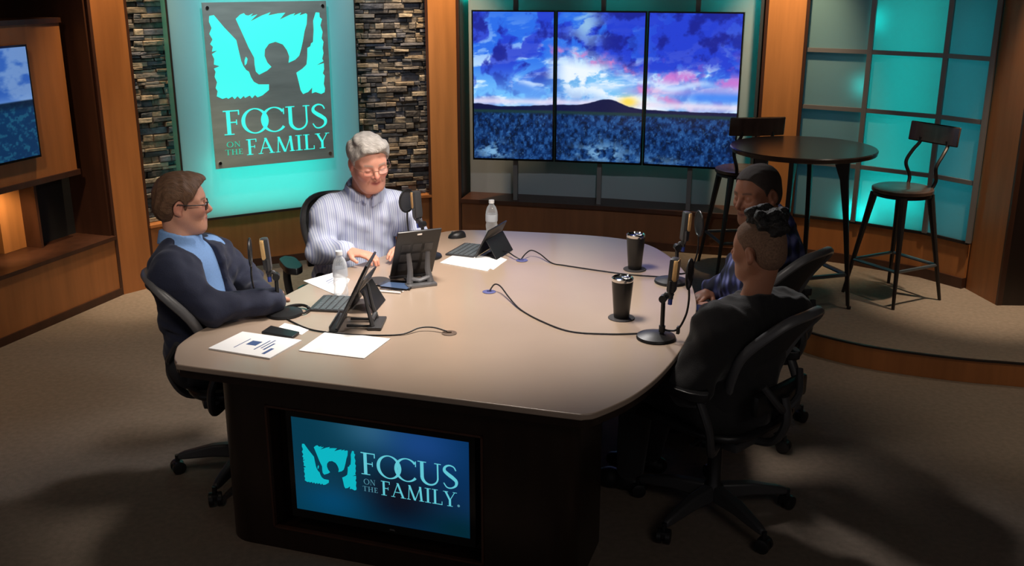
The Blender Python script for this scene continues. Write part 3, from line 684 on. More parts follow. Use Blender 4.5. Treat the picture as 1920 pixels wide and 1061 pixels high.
# television in the front of the desk
tvd = thing('television', 'television in the front of the desk showing the teal logo', 'television', (f0.x, f0.y, 0))
MT = Matrix(((fu.x, 0, fn.x, 0), (fu.y, 0, fn.y, 0), (0, 1, 0, 0), (0, 0, 0, 1)))
sw, sh = x1 - x0, z1 - z0
m = MB(); m.prism([(x0 - .022, z0 - .034), (x1 + .022, z0 - .034), (x1 + .022, z1 + .02), (x0 - .022, z1 + .02)], -.075, -.036, MT); m.obj('bezel', GLOSSB, tvd)
m = MB(); m.prism([((x0 + x1) / 2 + .03, z0 - .024), ((x0 + x1) / 2 + .055, z0 - .024), ((x0 + x1) / 2 + .05, z0 - .018), ((x0 + x1) / 2 + .035, z0 - .018)], -.036, -.0355, MT); m.obj('maker_mark', GREYM, tvd)
def tealbg(U, V):
    b = np.zeros(U.shape + (3,)) + np.array([2, 52, 72.])
    b = mixc(b, [0, 40, 84], sst(U, .3, 1.0) * .8)
    b = mixc(b, [44, 92, 118], np.exp(-((U - .47) / .20) ** 2 - ((V - .98) / .22) ** 2) * .9); b = mixc(b, [24, 66, 130], np.exp(-((U - .74) / .22) ** 2 - ((V - .9) / .28) ** 2) * .8)
    b = mixc(b, [6, 8, 22], np.exp(-((U - .60) / .24) ** 2 - ((V - .28) / .30) ** 2) * .92); b = mixc(b, [0, 66, 104], np.exp(-((U - .22) / .2) ** 2 - ((V - .15) / .2) ** 2) * .8)
    b = mixc(b, [0, 34, 40], np.exp(-((U - .95) / .2) ** 2 - ((V - .05) / .2) ** 2) * .8)
    return b
painted_screen('display', sw, sh, 60, 40, tealbg, tvd, SCR, MT @ Matrix.Translation((x0, z0, 0)), -.0352)
HT = homog([(30, 55), (1500, 255), (1500, 1045), (80, 810)], [(0, 1), (1, 1), (1, 0), (0, 0)])
def htm(p): q = HT @ np.array([p[0], p[1], 1.0]); return (q[0] / q[2], q[1] / q[2])
ic = [htm(p) for p in ((118, 275), (565, 330), (570, 655), (135, 600))]
ix0, ix1 = (ic[0][0] + ic[3][0]) / 2, (ic[1][0] + ic[2][0]) / 2; iy0, iy1 = (ic[2][1] + ic[3][1]) / 2, (ic[0][1] + ic[1][1]) / 2
al = [p for poly in ICON for p in poly]; ax0 = min(p[0] for p in al); ax1 = max(p[0] for p in al); ay0 = min(p[1] for p in al); ay1 = max(p[1] for p in al)
TCY = mat('screen_turquoise', (0, .1, .1), .3, emit=srgb(8, 178, 192), estr=1.0); TLT = mat('screen_pale_cyan', (0, .1, .1), .3, emit=srgb(96, 196, 210), estr=1.0)
TDM = mat('screen_grey_cyan', (0, .1, .1), .3, emit=srgb(82, 140, 158), estr=1.0)
MTs = MT @ Matrix.Translation((x0, z0, 0))
m = MB()
for poly in ICON: m.prism([((ix0 + (p[0] - ax0) / (ax1 - ax0) * (ix1 - ix0)) * sw, (iy0 + (p[1] - ay0) / (ay1 - ay0) * (iy1 - iy0)) * sh) for p in poly], -.0350, -.0347, MTs)
m.obj('family_emblem', TCY, tvd)
fa = htm((608, 525)); fb = htm((1408, 640)); fc = htm((604, 345)); 
text_obj(word('FOCUS', fa[0], fb[0], (fa[1] + fb[1]) / 2, fc[1] - fa[1], .04, OV), tvd, MTs, sw, sh, -.0350, -.0347, TLT)
ga_ = htm((772, 698)); gb_ = htm((1395, 785)); gc_ = htm((772, 582))
text_obj(word('FAMILY', ga_[0], gb_[0], (ga_[1] + gb_[1]) / 2, gc_[1] - ga_[1], .06), tvd, MTs, sw, sh, -.0350, -.0347, TLT)
oa = htm((630, 605)); ob_ = htm((725, 615)); oc = htm((632, 562)); ta = htm((622, 660)); tb = htm((745, 674)); tc_ = htm((618, 618))
text_obj(word('ON', oa[0], ob_[0], oa[1], oc[1] - oa[1], .12) + word('THE', ta[0], tb[0], ta[1], (tc_[1] - ta[1]) * .95, .12), tvd, MTs, sw, sh, -.0350, -.0347, TDM)
rg = htm((1410, 778)); m = MB(); m.prism([(rg[0] * sw + .005 * math.cos(a * PI / 8), rg[1] * sh + .005 * math.sin(a * PI / 8)) for a in range(16)], -.0350, -.0347, MTs); m.obj('registered_mark', TDM, tvd)

# ================================================================== bar table and stools
def build_stool():
    t = thing('bar_stool', '', 'stool')
    m = MB(); m.lathe([(.02, .672), (.165, .672), (.182, .680), (.182, .700), (.168, .706), (.05, .702), (0.001, .701)], n=40); m.obj('seat', DWOOD, t, smooth=True)
    m = MB(); m.lathe([(.15, .655), (.172, .655), (.172, .672), (.15, .672)], n=32, cap=False); 
    m.obj('seat_ring', STEEL, t, smooth=True)
    for sx in (-1, 1):
        for sy in (-1, 1):
            m = MB(); a = Vector((sx * .115, sy * .115, .665)); b = Vector((sx * .205, sy * .205, .0)); e = a.lerp(b, .45); 
            m.tube([a, e, b], [.024, .0165, .010], 8); m.obj('leg', STEEL, t, smooth=True)
    m = MB(); zf = .225; q = .115 + (.205 - .115) * (1 - zf / .665)
    for a, b in (((-q, -q), (q, -q)), ((q, -q), (q, q)), ((q, q), (-q, q)), ((-q, q), (-q, -q))): m.tube([(a[0], a[1], zf), (b[0], b[1], zf)], .011, 8)
    m.obj('footrest', mat('worn_steel', (.12, .14, .16), .35, .7), t, smooth=True)
    for sy in (-1, 1):
        m = MB(); m.tube(smooth_path([(-.13, sy * .085, .67), (-.165, sy * .10, .74), (-.135, sy * .115, .83), (-.18, sy * .115, .90), (-.225, sy * .105, .95), (-.228, sy * .10, .985)], 6), .0115, 8); m.obj('back_post', STEEL, t, smooth=True)
    m = MB(); n = 10; vs = []
    pts = [(-.225 - .03 * math.cos(lerp(-1.1, 1.1, i / n)) + .018, .185 * math.sin(lerp(-1.1, 1.1, i / n)) / math.sin(1.1)) for i in range(n + 1)]
    m.prism(pts + [(x + .014, y) for x, y in pts[::-1]], .955, 1.075, Matrix.Rotation(math.radians(-6), 4, 'Y') @ Matrix.Translation((.100, 0, .02)))
    m.obj('backrest', DWOOD, t, bev=.008, smooth=True)
    return t
st1 = build_stool(); c = at_z(1693, 352, PLAT + .70); st1.location = (c.x, c.y, PLAT); st1.rotation_euler.z = math.radians(208)
tag(st1, 'dark bar stool standing right of the tall round table, nobody near it', 'stool', 'bar stools at the round table')
c = at_z(1392, 316, PLAT + .70); st2 = copy_tree(st1); st2.location = (c.x, c.y, PLAT); st2.rotation_euler.z = math.radians(97)
tag(st2, 'dark bar stool left of the tall table, rising behind the man in plaid', 'stool')
TZ = 1.10; tc0 = at_z(1506, 275, TZ); TH = TZ - PLAT
bt = thing('bar_table', 'tall round dark wooden table with tapered metal legs on the platform', 'table', (tc0.x, tc0.y, PLAT), math.radians(-28))
m = MB(); m.lathe([(.02, TH - .034), (.405, TH - .034), (.425, TH - .028), (.430, TH - .006), (.424, TH), (.1, TH), (.001, TH)], n=56); m.obj('tabletop', DWOOD, bt, smooth=True)
for k in range(4):
    m = MB(); a = k * PI / 2; ca, sa = math.cos(a), math.sin(a); pts = []
    r0, r1 = .25, .355; wid = [(TH - .034, .105), (TH - .18, .05), (TH - .40, .032), (.02, .020)]
    vs = []
    for z, w in wid:
        r = lerp(r1, r0, z / TH) ; 
        for dx, dy in ((-w * .75, -.014), (w * .25, -.014), (w * .25, .014), (-w * .75, .014)): vs.append(((r + dx) * ca - dy * sa, (r + dx) * sa + dy * ca, z))
    fs = [(0, 1, 2, 3), (15, 14, 13, 12)] + [(4 * j + i, 4 * j + 4 + i, 4 * j + 4 + (i + 1) % 4, 4 * j + (i + 1) % 4) for j in range(3) for i in range(4)]
    m.add(vs, fs); m.lathe([(.013, 0), (.013, .02)], (r1 * ca, r1 * sa, 0), 10); m.obj('leg', STEEL, bt, bev=.004)
m = MB(); q = lerp(.355, .25, .22) - .012
P4 = [(q * math.cos(k * PI / 2), q * math.sin(k * PI / 2), .215) for k in range(4)]
for k in range(4): m.tube([P4[k], P4[(k + 1) % 4]], .014, 8)
m.obj('footrest', MATS['worn_steel'], bt, smooth=True)

# ================================================================== office chairs
MESHF = mat('chair_mesh_fabric', (.028, .028, .030), .75, noise=(300, .5), bump=(500, .4))
RIM = mat('chair_rim', (.11, .11, .115), .38)
def build_chair():
    """faces +x, seat about .45 high"""
    t = thing('office_chair', '', 'chair')
    m = MB(); m.lathe([(.035, .075), (.045, .10), (.04, .13), (.028, .15), (.028, .30), (.020, .30), (.020, .40)], n=20); m.obj('gas_column', BLACK, t, smooth=True)
    for k in range(5):
        a = k * 2 * PI / 5 + .32; ca, sa = math.cos(a), math.sin(a); vs = []
        for r, z, w, h in ((.03, .105, .030, .032), (.16, .105, .026, .026), (.285, .085, .019, .017), (.315, .078, .014, .012)):
            for dy, dz in ((-w, -h), (w, -h), (w * .75, h), (-w * .75, h)): vs.append((r * ca - dy * sa, r * sa + dy * ca, z + dz))
        fs = [(0, 3, 2, 1), (12, 13, 14, 15)] + [(4 * j + i, 4 * j + (i + 1) % 4, 4 * j + 4 + (i + 1) % 4, 4 * j + 4 + i) for j in range(3) for i in range(4)]
        m = MB(); m.add(vs, fs); lg = m.obj('base_leg', GRAPH, t, bev=.008, smooth=True)
        m = MB(); cx, cy = .318 * ca, .318 * sa; m.cyl((cx, cy, .05), (cx, cy, .085), .010)
        Rz = Matrix.Rotation(a + .5, 3, 'Z')
        for s in (-1, 1):
            o = Rz @ Vector((0, s * .017, 0)); ax = Rz @ Vector((0, .008 * s, 0)); c0 = Vector((cx, cy, .029)) + o
            m.tube([c0 - ax * 1.1, c0 - ax, c0 + ax, c0 + ax * 1.3], [.022, .029, .029, .022], 16)
        m.box((cx, cy, .040), (.045, .03, .028), Rz.to_3x3(), bev=.006); m.obj('caster', BLACK, lg, smooth=True)
    m = MB(); m.box((-.02, 0, .385), (.26, .17, .07), bev=.02); m.box((-.13, 0, .40), (.12, .30, .04), bev=.012); m.tube([(-.02, .09, .385), (-.02, .20, .375)], .008, 8); m.obj('tilt_mechanism', GRAPH, t, smooth=True)
    # seat frame and mesh
    def seat_pt(a, k=1.0):
        x = .24 * math.cos(a); y = .255 * math.sin(a); e = (abs(math.cos(a)) ** 4 + abs(math.sin(a)) ** 4) ** (-.25); x *= e * k; y *= e * k
        return Vector((x + .015, y, .455 - .035 * max(0, (x - .14) / .1) + .012 * abs(y / .25) ** 2))
    m = MB(); m.tube([seat_pt(2 * PI * i / 40) for i in range(40)], .017, 10, closed=True); m.obj('seat_frame', BLACK, t, smooth=True)
    m = MB(); vs = []; fs = []; nr = 6
    for j in range(nr + 1):
        for i in range(40): p = seat_pt(2 * PI * i / 40, max(j / nr, .01)); vs.append((p.x, p.y, p.z - .03 * (1 - (j / nr) ** 2)))
    for j in range(nr):
        for i in range(40): k = (i + 1) % 40; fs.append((j * 40 + i, j * 40 + k, (j + 1) * 40 + k, (j + 1) * 40 + i))
    m.add(vs, fs); o = m.obj('seat', MESHF, t, smooth=True); sd = o.modifiers.new('s', 'SOLIDIFY'); sd.thickness = .006
    # back: wide at the shoulders, narrow at the waist, curved round the sitter
    def back_pt(a, k=1.0):
        zz = math.sin(a); yy = math.cos(a); e = (abs(yy) ** 3.2 + abs(zz) ** 2.7) ** (-1 / 2.7); zz *= e * k; yy *= e * k
        z = .71 + .225 * zz; w = lerp(.125, .188, sst_(zz, -1, .45)); y = w * yy
        x = -.225 - .075 * zz + .07 * (yy * yy) * (w / .21) ** 2 - .055 * math.exp(-((zz - .9) / .5) ** 2) + .025 * math.exp(-((zz + .45) / .4) ** 2)
        return Vector((x, y, z))
    m = MB(); m.tube([back_pt(2 * PI * i / 56) for i in range(56)], .0165, 10, closed=True, flat=1.25); m.obj('back_frame', RIM, t, smooth=True)
    m = MB(); vs = []; fs = []; nr = 8
    for j in range(nr + 1):
        for i in range(56): vs.append(back_pt(2 * PI * i / 56, max(j / nr, .01)))
    for j in range(nr):
        for i in range(56): k = (i + 1) % 56; fs.append((j * 56 + i, j * 56 + k, (j + 1) * 56 + k, (j + 1) * 56 + i))
    m.add(vs, fs); o = m.obj('backrest', MESHF, t, smooth=True); sd = o.modifiers.new('s', 'SOLIDIFY'); sd.thickness = .005
    m = MB(); m.tube(smooth_path([(-.10, 0, .385), (-.24, 0, .40), (-.30, 0, .50), (-.285, 0, .60)], 6), .022, 10, flat=.7)
    for s in (-1, 1): m.tube(smooth_path([(-.285, 0, .54), (-.30, s * .07, .59), (-.265, s * .125, .67)], 6), .014, 8)
    m.obj('back_support', GRAPH, t, smooth=True)
    m = MB(); m.box((-.262, 0, .60), (.035, .34, .085), bev=.015); m.obj('lumbar_pad', BLACK, t, smooth=True)
    for s in (-1, 1):
        m = MB(); m.tube(smooth_path([(-.10, s * .14, .395), (-.16, s * .27, .42), (-.165, s * .30, .52), (-.12, s * .305, .625)], 6), [.016] * 18 + [.014], 10, flat=1.3)
        ar = m.obj('arm_support', GRAPH, t, smooth=True)
        m = MB(); bm2 = MB(); n = 14; vs = []
        pr = [(lerp(-.16, .115, i / n), .042 * (1 - abs(2 * i / n - 1) ** 5) + .004) for i in range(n + 1)]
        poly = [(x, s * .305 - w) for x, w in pr] + [(x, s * .305 + w) for x, w in pr[::-1]]
        m.prism(poly, .628, .662); m.obj('arm_pad', BLACK, ar, bev=.012, smooth=True)
    return t
def sst_(x, a, b): t = min(max((x - a) / (b - a), 0), 1); return t * t * (3 - 2 * t)
ch1 = build_chair()
CH = [(( -1.145, 4.035), 22, 'black mesh office chair left of the desk, holding the man in the jacket'),
      ((-.86, 5.16), -66, 'black mesh office chair at the back, under the grey-haired man'),
      ((1.095, 4.49), 135, 'black mesh office chair beside the platform, under the man in plaid'),
      ((.81, 3.66), 134, 'black mesh office chair nearest the camera, under the woman in black')]
chairs = []
for i, (p, a, l) in enumerate(CH):
    o = ch1 if i == 0 else copy_tree(ch1); o.location = (p[0], p[1], 0); o.rotation_euler.z = math.radians(a); tag(o, l, 'chair', 'office chairs round the desk'); chairs.append(o)
# ================================================================== things on the desk
Z1 = DZ + .0005
def build_mic():
    """+x looks at the speaker"""
    t = thing('desk_microphone', '', 'microphone')
    m = MB(); m.lathe([(.001, 0), (.074, 0), (.077, .004), (.074, .012), (.045, .019), (.018, .024), (.001, .024)], n=40); m.obj('base', BLACK, t, smooth=True)
    m = MB(); m.cyl((.022, 0, .015), (.022, 0, .165), .0085); m.cyl((.022, 0, .03), (.022, 0, .055), .0125); m.cyl((.022, -.016, .165), (.022, .016, .165), .015); m.obj('pole', BLACK, t, smooth=True)
    m = MB(); m.tube(smooth_path([(.022, 0, .165), (.034, 0, .185), (.050, 0, .178), (.055, 0, .19)], 5), .0085, 8)
    m.tube(smooth_path([(.052, -.028, .245), (.050, -.028, .20), (.052, 0, .180), (.050, .028, .20), (.052, .028, .245)], 5), .005, 8); m.obj('mount', GRAPH, t, smooth=True)
    Mm = Matrix.Translation((.056, 0, .262)) @ Matrix.Rotation(math.radians(4), 4, 'Y')
    m = MB(); m.box((0, 0, 0), (.034, .048, .135), bev=.011); m.v = [tuple(Mm @ Vector(v)) for v in m.v]; m.cyl(Mm @ Vector((0, 0, -.095)), Mm @ Vector((0, 0, -.064)), .010); bd = m.obj('body', GRAPH, t, smooth=True)
    m = MB(); m.box((.0075, 0, .022), (.024, .0515, .088), bev=.011); m.v = [tuple(Mm @ Vector(v)) for v in m.v]; m.obj('grille', GOLD, bd, smooth=True)
    m = MB(); m.cyl(Mm @ Vector((0, 0, -.118)), Mm @ Vector((0, 0, -.095)), .0085); m.obj('plug', mat('cable_plug', (.05, .09, .45), .35), t, smooth=True)
    Mp = Matrix.Translation((.118, 0, .272)) @ Matrix.Rotation(math.radians(90), 4, 'Y')
    m = MB(); m.tube([Mp @ Vector((.056 * math.cos(a * PI / 18), .056 * math.sin(a * PI / 18), 0)) for a in range(36)], .0045, 8, closed=True); pf = m.obj('pop_filter', BLACK, t, smooth=True)
    m = MB(); m.lathe([(.001, -.002), (.053, -.002), (.053, .002), (.001, .002)], n=36, M=None); m.v = [tuple(Mp @ Vector(v)) for v in m.v]; m.obj('filter_mesh', mat('filter_gauze', (.012, .012, .014), .8, alpha=.82), pf, smooth=True)
    m = MB(); m.tube(smooth_path([(.022, 0, .042), (.050, 0, .038), (.085, 0, .05), (.112, 0, .11), (.120, 0, .17), (.118, 0, .216)], 6), .0042, 8); m.box((.085, 0, .045), (.012, .02, .03), bev=.003); m.obj('gooseneck', BLACK, pf, smooth=True)
    return t
mc = build_mic()
MIC = [((533, 589), 190, 'black desk microphone with gold grille in front of the man in the jacket'),
       ((800, 482), 145, 'desk microphone whose dark round pop filter faces the grey-haired man, behind a tablet'),
       ((1258, 529), 8, 'farther of the two desk microphones at the right edge, before the man in plaid'),
       ((1230, 634), -22, 'nearest desk microphone, gold grille lit, at the right edge before the woman')]
for i, (p, a, l) in enumerate(MIC):
    o = mc if i == 0 else copy_tree(mc); q = at_z(p[0], p[1], Z1); o.location = q; o.rotation_euler.z = math.radians(a); tag(o, l, 'microphone', 'desk microphones with pop filters')
def tumbler(p, lab, clab):
    q = at_z(*p, Z1)
    m = MB(); m.lathe([(.001, 0), (.053, 0), (.055, .002), (.053, .004), (.001, .004)], (0, 0, 0), 40); o = m.obj('coaster', mat('dark_coaster', (.035, .032, .034), .7), smooth=True); o.location = q
    tag(o, clab, 'coaster', 'coasters under the tumblers')
    t = thing('tumbler', lab, 'tumbler', (q.x, q.y, Z1 + .0045), 0, 'black tumblers on the desk')
    m = MB(); m.lathe([(.001, 0), (.030, 0), (.032, .004), (.044, .155), (.044, .160), (.040, .160), (.040, .150), (.001, .150)], n=40); m.obj('body', mat('matte_black_coat', (.014, .014, .015), .35), t, smooth=True)
    m = MB(); m.lathe([(.0405, .150), (.0445, .157), (.0445, .168), (.040, .172), (.036, .165), (.001, .163)], n=40); m.box((.012, 0, .168), (.03, .018, .008), bev=.002); m.obj('lid', CHROME, t, smooth=True)
tumbler((1165, 596), 'nearer black insulated tumbler with steel rim, left of the nearest microphone', 'round dark coaster under the nearer tumbler')
tumbler((1190, 505), 'farther black insulated tumbler with steel rim at the far right of desk', 'round dark coaster under the farther tumbler')
q = at_z(708, 526, Z1); m = MB(); m.lathe([(.001, 0), (.053, 0), (.055, .002), (.053, .004), (.001, .004)], (0, 0, 0), 40); o = m.obj('coaster', MATS['dark_coaster'], smooth=True); o.location = q
tag(o, 'empty dark round coaster beside the phone in the middle left of desk', 'coaster')
def clear_plastic(name):
    m = bpy.data.materials.new(name); m.use_nodes = True; nt = m.node_tree; N = nt.nodes; L = nt.links; b = N['Principled BSDF']
    b.inputs['Base Color'].default_value = (.85, .9, .95, 1); b.inputs['Roughness'].default_value = .08; b.inputs['Specular IOR Level'].default_value = .9
    tr = N.new('ShaderNodeBsdfTransparent'); mx = N.new('ShaderNodeMixShader'); lw = N.new('ShaderNodeLayerWeight'); lw.inputs[0].default_value = .45
    mr = N.new('ShaderNodeMapRange'); mr.inputs['To Min'].default_value = .16; mr.inputs['To Max'].default_value = .75; L.new(lw.outputs['Facing'], mr.inputs['Value'])
    L.new(mr.outputs[0], mx.inputs[0]); L.new(tr.outputs[0], mx.inputs[1]); L.new(b.outputs[0], mx.inputs[2]); L.new(mx.outputs[0], N['Material Output'].inputs[0]); return m
CLR = clear_plastic('clear_plastic')
def bottle(p, lab):
    q = at_z(*p, Z1); t = thing('water_bottle', lab, 'bottle', q, 0, 'plastic water bottles on the desk')
    pr = [(.001, .004), (.020, .002), (.029, .0), (.032, .008), (.0315, .03), (.029, .05), (.0315, .06), (.0315, .075), (.0285, .085), (.0315, .095), (.032, .13), (.031, .145), (.024, .168), (.014, .182), (.0125, .188), (.0125, .194)]
    m = MB(); m.lathe(pr, n=32); m.obj('body', CLR, t, smooth=60)
    m = MB(); m.lathe([(.001, .190), (.0150, .190), (.0155, .194), (.0150, .207), (.001, .209)], n=24); m.obj('cap', mat('white_plastic', (.85, .85, .85), .4), t, smooth=True)
    m = MB(); m.lathe([(.0325, .094), (.0328, .132)], n=32, cap=False); m.obj('label_band', mat('pale_label', (.70, .76, .85), .5, alpha=.55), t, smooth=True)
bottle((922, 446), 'clear water bottle with white cap at the far end of the desk')
bottle((640, 556), 'clear water bottle with white cap left, beside the leaning tablet')
# papers
def sheet(pts, lab, th=.0015, ink=None, cat='paper', name='paper_sheet', group='white papers on the desk'):
    P = [at_z(x, y, Z1) for x, y in pts]; c = sum(P, Vector()) / len(P)
    m = MB(); m.prism([((p - c).x, (p - c).y) for p in P], 0, th); o = m.obj(name, PAPER); o.location = c; tag(o, lab, cat, group)
    if ink:
        m = MB(); 
        for (u, v, w, h) in ink:
            def bl(u, v): return (P[0] * (1 - u) * (1 - v) + P[1] * (1 - u) * v + P[2] * u * v + P[3] * u * (1 - v)) - c
            a = [bl(u, v), bl(u + w, v), bl(u + w, v + h), bl(u, v + h)]; m.prism([(k.x, k.y) for k in a], th + .0002, th + .0005)
        m.obj('printed_lines', INK, o)
    return o
sheet([(391, 655), (455, 624), (566, 640), (506, 674)], 'white printed booklet nearest the left front corner of the desk', .006, [(.38, .42, .16, .22), (.60, .25, .02, .5), (.66, .35, .02, .45), (.72, .3, .03, .35), (.8, .12, .05, .3), (.3, .2, .015, .5)], 'booklet', 'booklet')
sheet([(560, 658), (612, 622), (732, 636), (683, 673)], 'blank white sheet at the front left, right of the booklet', .003)
sheet([(569, 527), (628, 511), (656, 524), (638, 557)], 'white sheet with a scribble at the left edge, under the bottle', .002, [(.35, .4, .03, .3), (.45, .35, .02, .3), (.55, .4, .015, .35)])
sheet([(825, 493), (852, 478), (940, 483), (914, 509)], 'white paper stack in front of the small keyboard tablet', .003)
q = sheet([(918, 503), (930, 480), (951, 487), (925, 506)], 'white paper edge slid out from under the far stack', .0012)
sheet([(522, 614), (534, 606), (582, 617), (566, 628)], 'small white card under the black phone at the left', .0012)
# black phone with mouse at the left, phone and pens in the middle
def slab(pts, h, name, matl, lab, cat, bev=.003, z=Z1, group=None):
    P = [at_z(x, y, z) for x, y in pts]; c = sum(P, Vector()) / len(P); m = MB(); m.prism([((p - c).x, (p - c).y) for p in P], 0, h)
    o = m.obj(name, matl, bev=bev, smooth=True); o.location = c; return tag(o, lab, cat, group)
slab([(490, 626), (508, 614), (562, 626), (548, 636)], .010, 'phone', BLACK, 'black phone lying behind the printed booklet', 'phone', z=Z1 + .002)
ph = slab([(704, 537), (726, 527), (784, 531), (768, 545)], .008, 'phone', GLOSSB, 'black phone with lit blue screen lying in the middle left', 'phone')
P = [at_z(x, y, Z1 + .0085) - Vector(ph.location) for x, y in ((712, 536), (729, 528.5), (776, 532), (763, 542))]
m = MB(); m.prism([(p.x, p.y) for p in P], .0082, .0086); m.obj('display', mat('phone_glow', (.02, .03, .05), .15, emit=(.16, .25, .45), estr=.5), ph)
def mouse(p, a, lab):
    q = at_z(*p, Z1); t = thing('computer_mouse', lab, 'mouse', q, math.radians(a), 'black computer mice')
    m = MB(); vs = []
    for j in range(9):
        for i in range(20):
            th = 2 * PI * i / 20; k = math.cos(j / 8 * PI / 2) ** .6; vs.append((.050 * k * math.cos(th), .030 * k * math.sin(th) * (1 + .1 * math.cos(th)), .034 * math.sin(j / 8 * PI / 2) * (1 - .25 * math.cos(th) * k)))
    fs = [(j * 20 + i, j * 20 + (i + 1) % 20, (j + 1) * 20 + (i + 1) % 20, (j + 1) * 20 + i) for j in range(8) for i in range(20)] + [tuple(range(19, -1, -1))]
    m.add(vs, fs); m.obj('shell', BLACK, t, smooth=True); m = MB(); m.cyl((.024, -.004, .028), (.024, .004, .028), .007); m.obj('wheel', GRAPH, t)
mouse((857, 445), 200, 'black mouse at the far left end, behind the keyboard tablet')
mouse((537, 620), 10, 'black mouse touching the phone behind the booklet at left') if False else None
for i, (a, b, l) in enumerate((((706, 545), (752, 549), 'white pen lying nearest, below the lit phone'), ((712, 541), (756, 546), 'silver pen between the white pen and the lit phone'))):
    A = at_z(*a, Z1 + .005); B = at_z(*b, Z1 + .005); c = (A + B) / 2; m = MB(); m.tube([A - c, (A - c) * .9, (B - c) * .85, B - c], [.0025, .0045, .0045, .0015], 10)
    o = m.obj('pen', MATS['white_plastic'] if i == 0 else CHROME, smooth=True); o.location = c; tag(o, l, 'pen', 'pens beside the phone')
q = at_z(693, 535, Z1); m = MB(); m.ell((0, 0, .009), (.017, .012, .009)); m.ell((.014, .006, .006), (.008, .007, .006)); o = m.obj('earbud_case', MATS['white_plastic'], smooth=True); o.location = q; tag(o, 'small white earbud case left of the lit phone', 'case')
# grommets and cables
def c2(x, y): return at_z(820 + x / 3.12, 360 + y / 3.12, Z1 + .0035)
def c1(x, y): return at_z(380 + x / 3.79, 420 + y / 3.79, Z1 + .0035)
def cable(P, lab, r=.0032):
    c = P[0].copy(); m = MB(); m.tube(smooth_path([p - c for p in P], 7), r, 8); o = m.obj('cable', BLACK, smooth=True); o.location = c; return tag(o, lab, 'cable', 'black microphone cables on the desk')
GR = mat('grommet_blue', (.10, .11, .28), .5); GB = mat('grommet_bronze', (.14, .095, .07), .5)
for p, mt, l in ((c1(1752, 770), GB, 'bronze round cable outlet in the near middle of the desk'), (c2(303, 580), GR, 'bluish cable outlet in the centre of the desk'), (c2(495, 397), GR, 'bluish cable outlet near the far paper stack')):
    m = MB(); m.lathe([(.001, 0), (.028, 0), (.030, .002), (.024, .004), (.010, .003), (.001, .003)], n=28); m.box((0, 0, .006), (.020, .009, .006), bev=.002); o = m.obj('cable_outlet', mt, smooth=True); o.location = (p.x, p.y, Z1); tag(o, l, 'cable outlet', 'cable outlets in the desk top')
up = lambda v, h: v + Vector((0, 0, h))
cable([c1(560, 640), c1(600, 675), c1(740, 740), c1(880, 768), c1(1100, 787), c1(1400, 785), up(c1(1540, 755), .01), up(c1(1640, 755), .012), up(c1(1735, 772), .006)], 'black cable from the left microphone to the bronze outlet')
cable([c2(1250, 815), c2(1180, 826), c2(1000, 830), c2(780, 815), c2(620, 760), c2(490, 690), up(c2(420, 630), .01), up(c2(370, 590), .03), up(c2(335, 578), .03), up(c2(308, 582), .006)], 'black cable sweeping from the nearest microphone to the centre outlet')
cable([c2(1340, 497), c2(1150, 485), c2(950, 460), c2(750, 430), c2(670, 415), up(c2(600, 385), .02), up(c2(550, 375), .03), up(c2(515, 385), .02), up(c2(492, 398), .006)], 'black cable from the farther right microphone to the far outlet')
cable([c2(290, 366), up(c2(360, 360), .015), up(c2(410, 372), .02), up(c2(450, 392), .015), up(c2(484, 399), .006)], 'short black cable from the keyboard tablet to the far outlet')
q = at_z(556, 583, Z1 + .004); m = MB(); m.tube([(.055 * math.cos(a * PI / 12), .055 * math.sin(a * PI / 12) , .004 + (a % 3) * .0015) for a in range(24)], .0045, 8, closed=True); m.tube([(.048 * math.cos(a * PI / 12), .05 * math.sin(a * PI / 12) , .012) for a in range(14)], .0045, 8)
o = m.obj('coiled_cable', BLACK, smooth=True); o.location = q; tag(o, 'coil of black cable behind the base of the left microphone', 'cable')
